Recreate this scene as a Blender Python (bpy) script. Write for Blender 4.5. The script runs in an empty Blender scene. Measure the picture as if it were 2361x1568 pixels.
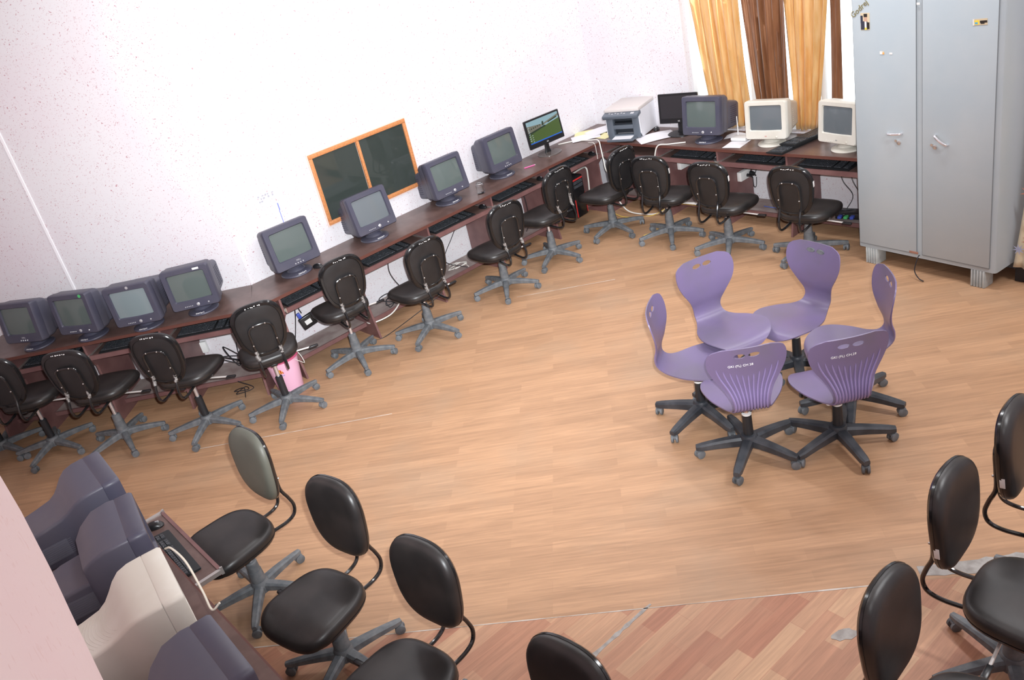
import bpy, bmesh, math, random
from mathutils import Vector, Matrix
C = bpy.context.scene.collection
R = math.radians
random.seed(7)

# ------------------------------------------------------------------ camera
F_PX, W_PX = 2004.66, 2361.0
CAM = Vector((6.1025, -6.0333, 3.0702))
YAW, PITCH, ROLL = -0.9450, 0.4629, -0.2369
fw = Vector((math.sin(YAW)*math.cos(PITCH), math.cos(YAW)*math.cos(PITCH), -math.sin(PITCH)))
rt = Vector((math.cos(YAW), -math.sin(YAW), 0)); up = rt.cross(fw)
r2 = rt*math.cos(ROLL) + up*math.sin(ROLL); u2 = up*math.cos(ROLL) - rt*math.sin(ROLL)
cd = bpy.data.cameras.new('camera'); cam = bpy.data.objects.new('camera', cd); C.objects.link(cam)
cd.sensor_fit = 'HORIZONTAL'; cd.sensor_width = 36.0; cd.lens = F_PX/W_PX*36.0; cd.clip_start = 0.01
cam.matrix_world = Matrix(((r2.x, u2.x, -fw.x, CAM.x), (r2.y, u2.y, -fw.y, CAM.y), (r2.z, u2.z, -fw.z, CAM.z), (0, 0, 0, 1)))
bpy.context.scene.camera = cam
# ------------------------------------------------------------------ light and exposure
vs = bpy.context.scene.view_settings
vs.view_transform = 'Standard'; vs.look = 'None'; vs.gamma = 1.0; vs.use_curve_mapping = False; vs.exposure = 0.0
world = bpy.data.worlds.new('daylight'); bpy.context.scene.world = world; world.use_nodes = True
bg = world.node_tree.nodes['Background']; bg.inputs[0].default_value = (0.93, 0.97, 1.0, 1); bg.inputs[1].default_value = 3.0
def lamp(name, kind, loc, power, size, col=(1, 1, 1), aim=None, size_y=None):
    l = bpy.data.lights.new(name, kind); l.energy = power; l.color = col
    o = bpy.data.objects.new(name, l); C.objects.link(o); o.location = loc
    if kind == 'AREA':
        l.size = size
        if size_y: l.shape = 'RECTANGLE'; l.size_y = size_y
    else: l.shadow_soft_size = size
    if aim is not None: o.rotation_euler = (Vector(aim)-Vector(loc)).to_track_quat('-Z', 'Y').to_euler()
    return o
FLASH = CAM + u2*0.12 + r2*0.07
fl = lamp('camera_flash', 'SPOT', FLASH, 2480, 0.03, (0.93, 0.97, 1.0), CAM + fw*6 + u2*1.5 - r2*0.6)
fl.data.spot_size = R(74); fl.data.spot_blend = 1.0
for lx, ly, pw in ((1.0, -1.0, 38), (1.2, -3.6, 30), (3.4, -.9, 48), (3.4, -3.4, 18), (5.8, -1.8, 84), (6.0, -4.2, 20)):   # unseen area lights added at ceiling height for ambient fill
    lamp('ceiling_fill_light', 'AREA', (lx, ly, 3.95), pw*.92, 1.2, (0.97, 0.98, 1.0), (lx, ly, 0), 0.18)

# ------------------------------------------------------------------ materials
def nodes(m):
    m.use_nodes = True
    return m.node_tree.nodes, m.node_tree.links, m.node_tree.nodes['Principled BSDF']
def mat(name, col, rough=0.5, metal=0.0, col2=None, scale=6.0, bump=0.0, bscale=200.0, spec=0.5, coat=0.0, emit=None, estr=1.0, lo=0.4, hi=0.65, stretch=None):
    m = bpy.data.materials.new(name); n, l, p = nodes(m)
    p.inputs['Base Color'].default_value = (*col, 1); p.inputs['Roughness'].default_value = rough; p.inputs['Metallic'].default_value = metal
    p.inputs['Specular IOR Level'].default_value = spec; p.inputs['Coat Weight'].default_value = coat
    if emit:
        p.inputs['Emission Color'].default_value = (*emit, 1); p.inputs['Emission Strength'].default_value = estr
    tc = n.new('ShaderNodeTexCoord')
    src = tc.outputs['Object']
    if stretch:
        mp = n.new('ShaderNodeMapping'); mp.inputs['Scale'].default_value = stretch; l.new(src, mp.inputs['Vector']); src = mp.outputs['Vector']
    if col2:
        t = n.new('ShaderNodeTexNoise'); t.inputs['Scale'].default_value = scale; t.inputs['Detail'].default_value = 5; l.new(src, t.inputs['Vector'])
        r = n.new('ShaderNodeValToRGB'); r.color_ramp.elements[0].position = lo; r.color_ramp.elements[1].position = hi
        r.color_ramp.elements[0].color = (*col, 1); r.color_ramp.elements[1].color = (*col2, 1)
        l.new(t.outputs['Fac'], r.inputs['Fac']); l.new(r.outputs['Color'], p.inputs['Base Color'])
    if bump:
        b = n.new('ShaderNodeBump'); b.inputs['Strength'].default_value = bump; b.inputs['Distance'].default_value = 0.002
        t = n.new('ShaderNodeTexNoise'); t.inputs['Scale'].default_value = bscale; l.new(src, t.inputs['Vector'])
        l.new(t.outputs['Fac'], b.inputs['Height']); l.new(b.outputs['Normal'], p.inputs['Normal'])
    return m

def wall_paint(name, base, speck, dens=1.0):
    m = bpy.data.materials.new(name); n, l, p = nodes(m); p.inputs['Roughness'].default_value = 0.75
    tc = n.new('ShaderNodeTexCoord')
    nz = n.new('ShaderNodeTexNoise'); nz.inputs['Scale'].default_value = 26; nz.inputs['Detail'].default_value = 2; l.new(tc.outputs['Object'], nz.inputs['Vector'])
    sub = n.new('ShaderNodeVectorMath'); sub.operation = 'SUBTRACT'; sub.inputs[1].default_value = (.5, .5, .5); l.new(nz.outputs['Color'], sub.inputs[0])
    sc = n.new('ShaderNodeVectorMath'); sc.operation = 'SCALE'; sc.inputs['Scale'].default_value = 0.07; l.new(sub.outputs[0], sc.inputs[0])
    ad = n.new('ShaderNodeVectorMath'); l.new(tc.outputs['Object'], ad.inputs[0]); l.new(sc.outputs[0], ad.inputs[1])
    masks = []
    for s, th, pr in ((44, 0.20, 0.60), (84, 0.24, 0.65)):
        v = n.new('ShaderNodeTexVoronoi'); v.inputs['Scale'].default_value = s; l.new(ad.outputs[0], v.inputs['Vector'])
        lt = n.new('ShaderNodeMath'); lt.operation = 'LESS_THAN'; lt.inputs[1].default_value = th; l.new(v.outputs['Distance'], lt.inputs[0])
        sp = n.new('ShaderNodeSeparateColor'); l.new(v.outputs['Color'], sp.inputs[0])
        gt = n.new('ShaderNodeMath'); gt.operation = 'LESS_THAN'; gt.inputs[1].default_value = pr*dens; l.new(sp.outputs[0], gt.inputs[0])
        mu = n.new('ShaderNodeMath'); mu.operation = 'MULTIPLY'; l.new(lt.outputs[0], mu.inputs[0]); l.new(gt.outputs[0], mu.inputs[1])
        m2 = n.new('ShaderNodeMath'); m2.operation = 'MULTIPLY'; l.new(mu.outputs[0], m2.inputs[0]); l.new(sp.outputs[1], m2.inputs[1])
        masks.append(m2)
    mx = n.new('ShaderNodeMath'); mx.operation = 'MAXIMUM'; l.new(masks[0].outputs[0], mx.inputs[0]); l.new(masks[1].outputs[0], mx.inputs[1])
    big = n.new('ShaderNodeTexNoise'); big.inputs['Scale'].default_value = 1.3; big.inputs['Detail'].default_value = 4; l.new(tc.outputs['Object'], big.inputs['Vector'])
    rp = n.new('ShaderNodeValToRGB'); rp.color_ramp.elements[0].position = .42; rp.color_ramp.elements[1].position = .75
    rp.color_ramp.elements[0].color = (*base, 1); rp.color_ramp.elements[1].color = (base[0]*.99, base[1]*.935, base[2]*.955, 1); l.new(big.outputs['Fac'], rp.inputs['Fac'])
    mix = n.new('ShaderNodeMix'); mix.data_type = 'RGBA'; sof = n.new('ShaderNodeMath'); sof.operation = 'MULTIPLY'; sof.inputs[1].default_value = .85; l.new(mx.outputs[0], sof.inputs[0]); l.new(sof.outputs[0], mix.inputs['Factor']); l.new(rp.outputs['Color'], mix.inputs['A']); mix.inputs['B'].default_value = (*speck, 1)
    l.new(mix.outputs['Result'], p.inputs['Base Color'])
    b = n.new('ShaderNodeBump'); b.inputs['Strength'].default_value = .25; b.inputs['Distance'].default_value = .004; l.new(mx.outputs[0], b.inputs['Height']); l.new(b.outputs['Normal'], p.inputs['Normal'])
    return m

def planks(name, ang, c1, c2, c3, bw, bh, grain, dust):
    """Wood-look vinyl sheet: brick texture rows along a direction, stretched grain, dusty patches."""
    m = bpy.data.materials.new(name); n, l, p = nodes(m); p.inputs['Roughness'].default_value = 0.42; p.inputs['Specular IOR Level'].default_value = 0.35
    tc = n.new('ShaderNodeTexCoord')
    mp = n.new('ShaderNodeMapping'); mp.vector_type = 'TEXTURE'; mp.inputs['Rotation'].default_value = (0, 0, ang); l.new(tc.outputs['Object'], mp.inputs['Vector'])
    br = n.new('ShaderNodeTexBrick'); l.new(mp.outputs[0], br.inputs['Vector'])
    br.inputs['Color1'].default_value = (0, 0, 0, 1); br.inputs['Color2'].default_value = (1, 1, 1, 1); br.inputs['Mortar'].default_value = (.4, .4, .4, 1)
    br.inputs['Scale'].default_value = 1.0; br.inputs['Mortar Size'].default_value = 0.0012; br.inputs['Brick Width'].default_value = bw; br.inputs['Row Height'].default_value = bh
    br.offset = .37; br.offset_frequency = 2
    st = n.new('ShaderNodeMapping'); st.inputs['Scale'].default_value = (3.0, 55.0, 1); l.new(mp.outputs[0], st.inputs['Vector'])
    gr = n.new('ShaderNodeTexNoise'); gr.inputs['Scale'].default_value = 1.0; gr.inputs['Detail'].default_value = 8; gr.inputs['Roughness'].default_value = .65; gr.inputs['Distortion'].default_value = .6; l.new(st.outputs[0], gr.inputs['Vector'])
    rp = n.new('ShaderNodeValToRGB'); e = rp.color_ramp.elements
    e[0].position = 0; e[0].color = (*c1, 1); e[1].position = 1; e[1].color = (*c2, 1); k = e.new(.5); k.color = (*c3, 1)
    l.new(br.outputs['Color'], rp.inputs['Fac'])
    gm = n.new('ShaderNodeMapRange'); gm.inputs['From Min'].default_value = .3; gm.inputs['From Max'].default_value = .72; gm.inputs['To Min'].default_value = 1-grain; gm.inputs['To Max'].default_value = 1+grain*.6
    l.new(gr.outputs['Fac'], gm.inputs['Value'])
    vm = n.new('ShaderNodeVectorMath'); vm.operation = 'SCALE'; l.new(rp.outputs['Color'], vm.inputs[0]); l.new(gm.outputs[0], vm.inputs['Scale'])
    dn = n.new('ShaderNodeTexNoise'); dn.inputs['Scale'].default_value = 1.6; dn.inputs['Detail'].default_value = 6; l.new(tc.outputs['Object'], dn.inputs['Vector'])
    dr = n.new('ShaderNodeMapRange'); dr.inputs['From Min'].default_value = .5; dr.inputs['From Max'].default_value = .75; dr.inputs['To Max'].default_value = dust; l.new(dn.outputs['Fac'], dr.inputs['Value'])
    mx = n.new('ShaderNodeMix'); mx.data_type = 'RGBA'; l.new(dr.outputs[0], mx.inputs['Factor']); l.new(vm.outputs[0], mx.inputs['A']); mx.inputs['B'].default_value = (.36, .27, .19, 1)
    l.new(mx.outputs['Result'], p.inputs['Base Color'])
    return m

WALL = wall_paint('pink_splatter_paint', (.715, .698, .725), (.42, .15, .19))
WALLN = wall_paint('pink_plaster', (.86, .70, .70), (.78, .58, .57))
FLOOR = planks('light_wood_vinyl', R(45.5), (.43, .25, .143), (.51, .30, .172), (.47, .275, .157), 0.62, 0.075, .22, .40)
FLOORR = planks('reddish_wood_vinyl', R(88), (.41, .18, .108), (.57, .35, .21), (.47, .24, .145), 0.42, 0.085, .22, .15)
CEIL = mat('ceiling_white', (.8, .79, .78), .8)
CEMENT = mat('bare_cement', (.42, .40, .38), .9, col2=(.30, .28, .26), scale=20, bump=.4)
SEAM = mat('seam_grout', (.62, .58, .53), .8, col2=(.40, .33, .27), scale=9)
LAM = mat('brown_laminate', (.112, .068, .059), .30, col2=(.155, .098, .086), scale=5, bump=.05, stretch=(2, 2, 2))
LAMS = mat('maroon_side_laminate', (.155, .074, .072), .42, col2=(.205, .105, .10), scale=6)
LAME = mat('brown_edge_band', (.12, .045, .035), .4)
DUSTY = mat('dusty_laminate', (.36, .30, .28), .8, col2=(.26, .19, .18), scale=7)
STEEL = mat('galvanised_rail', (.62, .60, .58), .35, .8)
CHROME = mat('chrome', (.74, .74, .77), .22, .75)
COPPER = mat('worn_piston', (.58, .42, .36), .3, .8)
RODM = mat('pale_steel_rod', (.60, .58, .56), .3, .2)
LEATHER = mat('black_leatherette', (.016, .015, .015), .38, col2=(.030, .026, .025), scale=5, bump=.12, bscale=420, spec=.5)
LEATHERB = mat('black_back_leatherette', (.011, .0105, .0115), .5, col2=(.018, .017, .018), scale=7, bump=.15, bscale=420)
LEATHERG = mat('dusty_back_leatherette', (.095, .098, .08), .5, col2=(.13, .13, .105), scale=3)
BLKTRIM = mat('black_gloss_trim', (.010, .010, .011), .18)
BLKPAINT = mat('black_enamel_tube', (.012, .012, .013), .16, coat=.4)
BASEG = mat('dusty_black_nylon', (.105, .117, .130), .62, col2=(.17, .178, .185), scale=22)
BASEK = mat('black_nylon', (.030, .034, .042), .42, col2=(.065, .07, .08), scale=9)
CASTER = mat('grey_caster', (.16, .175, .19), .6, col2=(.10, .11, .12), scale=20)
SLEEVE = mat('black_sleeve', (.018, .02, .024), .4)
PURPLE = mat('purple_polypropylene', (.155, .120, .225), .34, col2=(.142, .118, .182), scale=3.2, spec=.5)
PURPLEB = mat('purple_rib_highlight', (.23, .18, .35), .20)  # paler than the shell: the ribs' highlights are put into the base colour
WHITEP = mat('white_plastic', (.78, .78, .77), .45)
WHITEINK = mat('white_paint_ink', (.85, .85, .85), .6)
CRTD = mat('dark_crt_plastic', (.060, .060, .092), .42, col2=(.075, .073, .10), scale=5)
CRTTOP = mat('dark_crt_housing', (.082, .082, .115), .45, col2=(.100, .096, .122), scale=4)
VENTM = mat('pale_vent_mesh', (.135, .138, .175), .6)
CRTV = mat('crt_vent', (.05, .05, .075), .7)
SCREEN = mat('crt_glass', (.105, .13, .125), .09, spec=.6)
SCREENL = mat('crt_glass_pale', (.20, .25, .265), .12, spec=.6)
SCREENG = mat('crt_glass_grey', (.135, .155, .17), .07, spec=.6)
CREAM = mat('cream_crt_plastic', (.62, .59, .52), .45, col2=(.68, .66, .60), scale=4)
SILVER = mat('silver_button', (.62, .63, .66), .3, .5)
BLKP = mat('black_plastic', (.014, .014, .016), .3)
KEYP = mat('black_keycap', (.035, .038, .044), .4, col2=(.30, .33, .38), scale=170, lo=.60, hi=.70)
SMOKE = mat('smoked_clear_base', (.10, .085, .08), .08, spec=.7)
LCDOFF = mat('lcd_dark', (.026, .024, .028), .35)
WOODF = mat('orange_wood_frame', (.62, .26, .10), .4, col2=(.50, .19, .07), scale=6, stretch=(1, 12, 12))
PLASTERE = mat('frame_plaster_edge', (.78, .60, .54), .8)
DARKGL = mat('dark_window_glass', (.040, .050, .046), .03, spec=.8)
STEELC = mat('grey_almirah_paint', (.40, .465, .505), .38, col2=(.43, .485, .515), scale=2.5, bump=.12, bscale=90)
STEELD = mat('almirah_gap', (.20, .22, .235), .6)
RUST = mat('rust_edge', (.34, .17, .12), .8)
PAPER = mat('white_paper', (.80, .79, .82), .7)
PAPERY = mat('yellow_paper', (.83, .77, .42), .7)
PRTW = mat('printer_white', (.76, .76, .80), .45)
PRTT = mat('printer_lid', (.62, .57, .55), .5)
PRTG = mat('printer_slate', (.115, .135, .165), .4)
PRTK = mat('printer_cavity', (.03, .035, .045), .5)
PINKB = mat('pink_bucket', (.86, .50, .66), .4)
PINKR = mat('dark_pink_rim', (.55, .10, .20), .4)
REDM = mat('red_plastic', (.55, .03, .03), .35)
YEL = mat('yellow_ink', (.85, .65, .08), .5)
BLUEP = mat('blue_connector', (.05, .09, .45), .4)
GREENP = mat('green_sticker', (.08, .45, .15), .5)
CWHITE = mat('white_cable', (.75, .73, .68), .5)
CBLACK = mat('black_cable', (.02, .02, .025), .45)
CYEL = mat('yellow_cable', (.70, .50, .10), .5)
CRED = mat('red_cable', (.55, .05, .06), .5)
CBLUE = mat('blue_pen_line', (.22, .26, .62), .6)
SKYM = mat('screen_sky', (0, 0, 0), .3, emit=(.30, .46, .52), estr=.9)
BLDM = mat('screen_building', (0, 0, 0), .3, emit=(.20, .19, .15), estr=.9)
DRKM = mat('screen_trees', (0, 0, 0), .3, emit=(.03, .05, .03), estr=.9)
LAWN = mat('screen_lawn', (0, 0, 0), .3, emit=(.085, .135, .04), estr=.9)
TASK = mat('screen_taskbar', (0, 0, 0), .3, emit=(.03, .14, .60), estr=1)
ICON = mat('screen_icon', (0, 0, 0), .3, emit=(.45, .55, .60), estr=.9)
WINFR = mat('white_window_frame', (.82, .82, .80), .5)

def glass_mat(name, tint, rough=0.0):
    m = bpy.data.materials.new(name); n, l, p = nodes(m)
    p.inputs['Base Color'].default_value = (*tint, 1); p.inputs['Transmission Weight'].default_value = 1.0; p.inputs['Roughness'].default_value = rough; p.inputs['IOR'].default_value = 1.45
    return m
GLASS = glass_mat('clear_glass', (.96, .97, .97))
def pane_mat():
    m = bpy.data.materials.new('window_pane'); n, l, p = nodes(m)
    g = n.new('ShaderNodeBsdfGlossy'); g.inputs['Roughness'].default_value = .02
    t = n.new('ShaderNodeBsdfTransparent'); mx = n.new('ShaderNodeMixShader'); fr = n.new('ShaderNodeFresnel'); fr.inputs['IOR'].default_value = 1.3
    l.new(fr.outputs[0], mx.inputs[0]); l.new(t.outputs[0], mx.inputs[1]); l.new(g.outputs[0], mx.inputs[2]); l.new(mx.outputs[0], n['Material Output'].inputs[0])
    return m
PANE = pane_mat()
def satin(name, col, col2, trans, metal=.35):
    m = bpy.data.materials.new(name); n, l, p = nodes(m)
    tc = n.new('ShaderNodeTexCoord'); mp = n.new('ShaderNodeMapping'); mp.inputs['Scale'].default_value = (14, 14, 2); l.new(tc.outputs['Object'], mp.inputs[0])
    t = n.new('ShaderNodeTexNoise'); t.inputs['Scale'].default_value = 2; t.inputs['Detail'].default_value = 5; l.new(mp.outputs[0], t.inputs['Vector'])
    r = n.new('ShaderNodeValToRGB'); r.color_ramp.elements[0].color = (*col, 1); r.color_ramp.elements[1].color = (*col2, 1); r.color_ramp.elements[0].position = .35; r.color_ramp.elements[1].position = .7
    l.new(t.outputs['Fac'], r.inputs['Fac']); l.new(r.outputs['Color'], p.inputs['Base Color'])
    p.inputs['Roughness'].default_value = .24; p.inputs['Metallic'].default_value = metal; p.inputs['Sheen Weight'].default_value = .4; p.inputs['Specular IOR Level'].default_value = .6
    tr = n.new('ShaderNodeBsdfTranslucent'); l.new(r.outputs['Color'], tr.inputs[0]); mx = n.new('ShaderNodeMixShader'); mx.inputs[0].default_value = trans
    l.new(p.outputs[0], mx.inputs[1]); l.new(tr.outputs[0], mx.inputs[2]); l.new(mx.outputs[0], n['Material Output'].inputs[0])
    return m
GOLD = satin('gold_satin', (.80, .47, .16), (.90, .62, .30), .25)
BROWN = satin('brown_satin', (.20, .075, .028), (.30, .13, .055), .10)
FLORAL_BASE = satin('cream_cloth', (.80, .71, .50), (.88, .82, .66), .15, 0.0)
FLB = mat('blue_petal', (.38, .42, .60), .7); FLR = mat('rust_petal', (.50, .22, .16), .7); FLS = mat('stem_print', (.35, .22, .14), .7)

# ------------------------------------------------------------------ mesh builder
class MB:
    def __init__(s): s.v = []; s.f = []; s.m = []
    def add(s, vs, fs, mi=0):
        o = len(s.v); s.v += [Vector(v) for v in vs]; s.f += [[i+o for i in f] for f in fs]; s.m += [mi]*len(fs); return s
    def box(s, c, d, mi=0, M=None):
        x, y, z = d[0]/2, d[1]/2, d[2]/2
        vs = [Vector((a*x, b*y, e*z)) for a in (-1, 1) for b in (-1, 1) for e in (-1, 1)]
        if M is not None: vs = [M @ v for v in vs]
        vs = [v+Vector(c) for v in vs]
        return s.add(vs, [(0, 1, 3, 2), (4, 6, 7, 5), (0, 4, 5, 1), (2, 3, 7, 6), (0, 2, 6, 4), (1, 5, 7, 3)], mi)
    def rbox(s, c, d, r=0.01, seg=2, mi=0, M=None):
        bm = bmesh.new(); bmesh.ops.create_cube(bm, size=1)
        for v in bm.verts: v.co = Vector((v.co.x*d[0], v.co.y*d[1], v.co.z*d[2]))
        bmesh.ops.bevel(bm, geom=list(bm.edges), offset=min(r, min(d)*.49), segments=seg, profile=.5, affect='EDGES')
        bm.verts.index_update()
        vs = [(M @ v.co if M is not None else v.co.copy())+Vector(c) for v in bm.verts]; fs = [[v.index for v in f.verts] for f in bm.faces]; bm.free()
        return s.add(vs, fs, mi)
    def loft(s, rings, cap0=True, cap1=True, mi=0, closed=True):
        n = len(rings[0]); vs = [p for r in rings for p in r]; fs = []
        for i in range(len(rings)-1):
            for j in range(n if closed else n-1):
                k = (j+1) % n; fs.append((i*n+j, i*n+k, (i+1)*n+k, (i+1)*n+j))
        if cap0: fs.append(tuple(range(n-1, -1, -1)))
        if cap1: fs.append(tuple((len(rings)-1)*n+j for j in range(n)))
        return s.add(vs, fs, mi)
    def tube(s, path, r, n=8, mi=0, caps=True):
        P = [Vector(p) for p in path]; rs = r if isinstance(r, (list, tuple)) else [r]*len(P)
        T = [(P[min(i+1, len(P)-1)]-P[max(i-1, 0)]).normalized() for i in range(len(P))]
        a = Vector((0, 0, 1)) if abs(T[0].z) < .9 else Vector((1, 0, 0)); N = T[0].cross(a).normalized(); rings = []
        for i, p in enumerate(P):
            N = (N - T[i]*N.dot(T[i]))
            N = N.normalized() if N.length > 1e-6 else T[i].orthogonal().normalized()
            B = T[i].cross(N); rings.append([p+(N*math.cos(2*math.pi*j/n)+B*math.sin(2*math.pi*j/n))*rs[i] for j in range(n)])
        return s.loft(rings, caps, caps, mi)
    def cyl(s, a, b, r0, r1=None, n=16, mi=0): return s.tube([a, b], [r0, r0 if r1 is None else r1], n, mi)
    def lathe(s, prof, n=24, c=(0, 0, 0), mi=0, cap0=True, cap1=True, M=None):
        f = (lambda v: M @ v + Vector(c)) if M is not None else (lambda v: v+Vector(c))
        return s.loft([[f(Vector((r*math.cos(2*math.pi*j/n), r*math.sin(2*math.pi*j/n), z))) for j in range(n)] for r, z in prof], cap0, cap1, mi)
    def ball(s, c, r, n=10, m=6, mi=0, M=None):
        r = r if isinstance(r, (tuple, list)) else (r, r, r); f = (lambda v: M @ v) if M is not None else (lambda v: v)
        rings = [[f(Vector((r[0]*math.sin(t)*math.cos(2*math.pi*j/n), r[1]*math.sin(t)*math.sin(2*math.pi*j/n), r[2]*math.cos(t))))+Vector(c) for j in range(n)] for t in [math.pi*(i+.02)/(m+.04) for i in range(m+1)]]
        return s.loft(rings, True, True, mi)
    def prism(s, poly, fn, d0, d1, mi=0):
        return s.loft([[fn(a, b, d0) for a, b in poly], [fn(a, b, d1) for a, b in poly]], True, True, mi)
    def xf(s, M): s.v = [M @ v for v in s.v]; return s
    def mesh(s, name, mats, smooth=35):
        me = bpy.data.meshes.new(name); me.from_pydata([tuple(v) for v in s.v], [], s.f)
        for m in (mats if isinstance(mats, (list, tuple)) else [mats]): me.materials.append(m)
        me.polygons.foreach_set('material_index', s.m)
        bm = bmesh.new(); bm.from_mesh(me); bmesh.ops.recalc_face_normals(bm, faces=list(bm.faces)); bm.to_mesh(me); bm.free()
        if smooth:
            me.polygons.foreach_set('use_smooth', [True]*len(me.polygons)); me.set_sharp_from_angle(angle=R(smooth))
        me.update(); return me
    def build(s, name, mats, parent=None, smooth=35, loc=None):
        o = bpy.data.objects.new(name, s.mesh(name, mats, smooth)); C.objects.link(o)
        if parent is not None: o.parent = parent
        if loc: o.location = loc
        return o

def tag(o, label=None, cat=None, group=None, kind=None):
    if label: o['label'] = label
    if cat: o['category'] = cat
    if group: o['group'] = group
    if kind: o['kind'] = kind
    return o
def thing(name, label, cat, loc=(0, 0, 0), rz=0.0, group=None):
    o = bpy.data.objects.new(name, None); C.objects.link(o); o.empty_display_size = .1
    o.location = loc; o.rotation_euler = (0, 0, rz); return tag(o, label, cat, group)
def struct(o): return tag(o, kind='structure')
def kids(o): return [c for c in list(C.objects) if c.parent == o]
def dup(o, parent=None):
    c = o.copy(); C.objects.link(c); c.parent = parent
    for k in kids(o): dup(k, c)
    return c
def text_mb(s, size, depth=.0006):
    cu = bpy.data.curves.new('lettering', 'FONT'); cu.body = s; cu.size = size; cu.extrude = depth; cu.align_x = 'CENTER'; cu.align_y = 'CENTER'; cu.resolution_u = 2
    o = bpy.data.objects.new('lettering', cu); C.objects.link(o)
    dg = bpy.context.evaluated_depsgraph_get(); me = bpy.data.meshes.new_from_object(o.evaluated_get(dg))
    mb = MB(); mb.add([v.co.copy() for v in me.vertices], [list(p.vertices) for p in me.polygons])
    bpy.data.objects.remove(o); bpy.data.meshes.remove(me); return mb
def on_face(x, y, z, tilt=0.0):
    "text plane (x right, y up, z out) onto a +x facing front"
    return Matrix.Translation((x, y, z)) @ Matrix(((0, 0, 1, 0), (1, 0, 0, 0), (0, 1, 0, 0), (0, 0, 0, 1)))
def rrect(w, h, r, n=5):
    "rounded rectangle outline, centred"
    out = []
    for cx, cy, a0 in ((w/2-r, h/2-r, 0), (-w/2+r, h/2-r, 90), (-w/2+r, -h/2+r, 180), (w/2-r, -h/2+r, 270)):
        for i in range(n+1):
            a = R(a0+90*i/n); out.append((cx+r*math.cos(a), cy+r*math.sin(a)))
    return out
def smoothstep(a, b, x):
    t = max(0, min(1, (x-a)/(b-a))); return t*t*(3-2*t)
def spline(pts, n=6):
    P = [Vector(p) for p in pts]; P = [P[0]*2-P[1]]+P+[P[-1]*2-P[-2]]; out = []
    for i in range(1, len(P)-2):
        for k in range(n):
            t = k/n; a, b, c, d = P[i-1:i+3]
            out.append(.5*((2*b)+(c-a)*t+(2*a-5*b+4*c-d)*t*t+(3*b-a-3*c+d)*t**3))
    return out+[P[-2]]
def lerp_table(tab, t):
    "piecewise smooth interpolation of (key, value...) rows (Catmull-Rom)"
    ks = [r[0] for r in tab]
    if t <= ks[0]: return tab[0][1:]
    if t >= ks[-1]: return tab[-1][1:]
    i = max(j for j in range(len(ks)) if ks[j] <= t); i = min(i, len(ks)-2)
    u = (t-ks[i])/(ks[i+1]-ks[i]); out = []
    for q in range(1, len(tab[0])):
        b, c = tab[i][q], tab[i+1][q]; a = tab[i-1][q] if i > 0 else 2*b-c; d = tab[i+2][q] if i+2 < len(tab) else 2*c-b
        out.append(.5*(2*b+(c-a)*u+(2*a-5*b+4*c-d)*u*u+(3*b-a-3*c+d)*u**3))
    return out

# ------------------------------------------------------------------ the room
DA = Vector((-.673, -.740, 0)).normalized(); NA = Vector((-DA.y*-1*-1, DA.x, 0))     # run of the angled wall
NA = Vector((.740, -.673, 0)).normalized()                                         # its normal, into the room
BX, CY, DY = -.505, .50, -6.066
AB = Vector((BX, -3.665, 0))                                                        # outer corner between the two left walls
HW = 4.1
tA = (AB.y-DY)/-DA.y; AD = AB+DA*tA
EX = 7.3
room = [(BX, CY), (BX, AB.y), (AD.x, AD.y), (EX, DY), (EX, CY)]
LP, LD = Vector((3.197, -4.567)), Vector((.724, .689))                               # joint between the two vinyl sheets
def clip(poly, side):
    out = []; sd = lambda p: ((p[0]-LP.x)*-LD.y+(p[1]-LP.y)*LD.x)*side
    for i in range(len(poly)):
        a, b = poly[i], poly[(i+1) % len(poly)]; da, db = sd(a), sd(b)
        if da >= 0: out.append(a)
        if da*db < 0: t = da/(da-db); out.append((a[0]+(b[0]-a[0])*t, a[1]+(b[1]-a[1])*t))
    return out
def slab(poly, z0, z1): return MB().prism(poly, lambda a, b, d: Vector((a, b, d)), z0, z1)
struct(slab(clip(room, 1), -.1, 0).build('floor', FLOOR, smooth=0))
struct(slab(clip(room, -1), -.1, 0).build('floor', FLOORR, smooth=0))
struct(slab(room, HW, HW+.1).build('ceiling', CEIL, smooth=0))
def wallbox(a, b, n, name, m, holes=(), th=.15):
    "wall from a to b (room side on the line), thickness away from the room; holes = (s0, s1, z0, z1)"
    a = Vector(a); b = Vector(b); d = (b-a); L = d.length; d.normalize(); n = Vector(n); mb = MB()
    def blk(s0, s1, z0, z1):
        if s1-s0 < 1e-4 or z1-z0 < 1e-4: return
        mb.loft([[a+d*s0+Vector((0, 0, z)), a+d*s1+Vector((0, 0, z)), a+d*s1-n*th+Vector((0, 0, z)), a+d*s0-n*th+Vector((0, 0, z))] for z in (z0, z1)])
    if not holes: blk(0, L, 0, HW)
    for s0, s1, z0, z1 in holes:
        blk(0, s0, 0, HW); blk(s1, L, 0, HW); blk(s0, s1, 0, z0); blk(s0, s1, z1, HW)
    return struct(mb.build(name, m, smooth=0))
WX0, WX1, WZ0, WZ1 = .765, 2.75, .757, 2.55
wallbox((BX, CY, 0), (BX, AB.y, 0), (1, 0, 0), 'wall_left', WALL)
wallbox((AB.x, AB.y, 0), (AD.x, AD.y, 0), NA, 'wall_far_left', WALL)
wallbox((BX-.15, CY, 0), (EX, CY, 0), (0, -1, 0), 'wall_back', WALL, [(WX0-BX+.15, WX1-BX+.15, WZ0, WZ1)])
wallbox((EX, CY, 0), (EX, DY, 0), (-1, 0, 0), 'wall_right', WALL)
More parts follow.
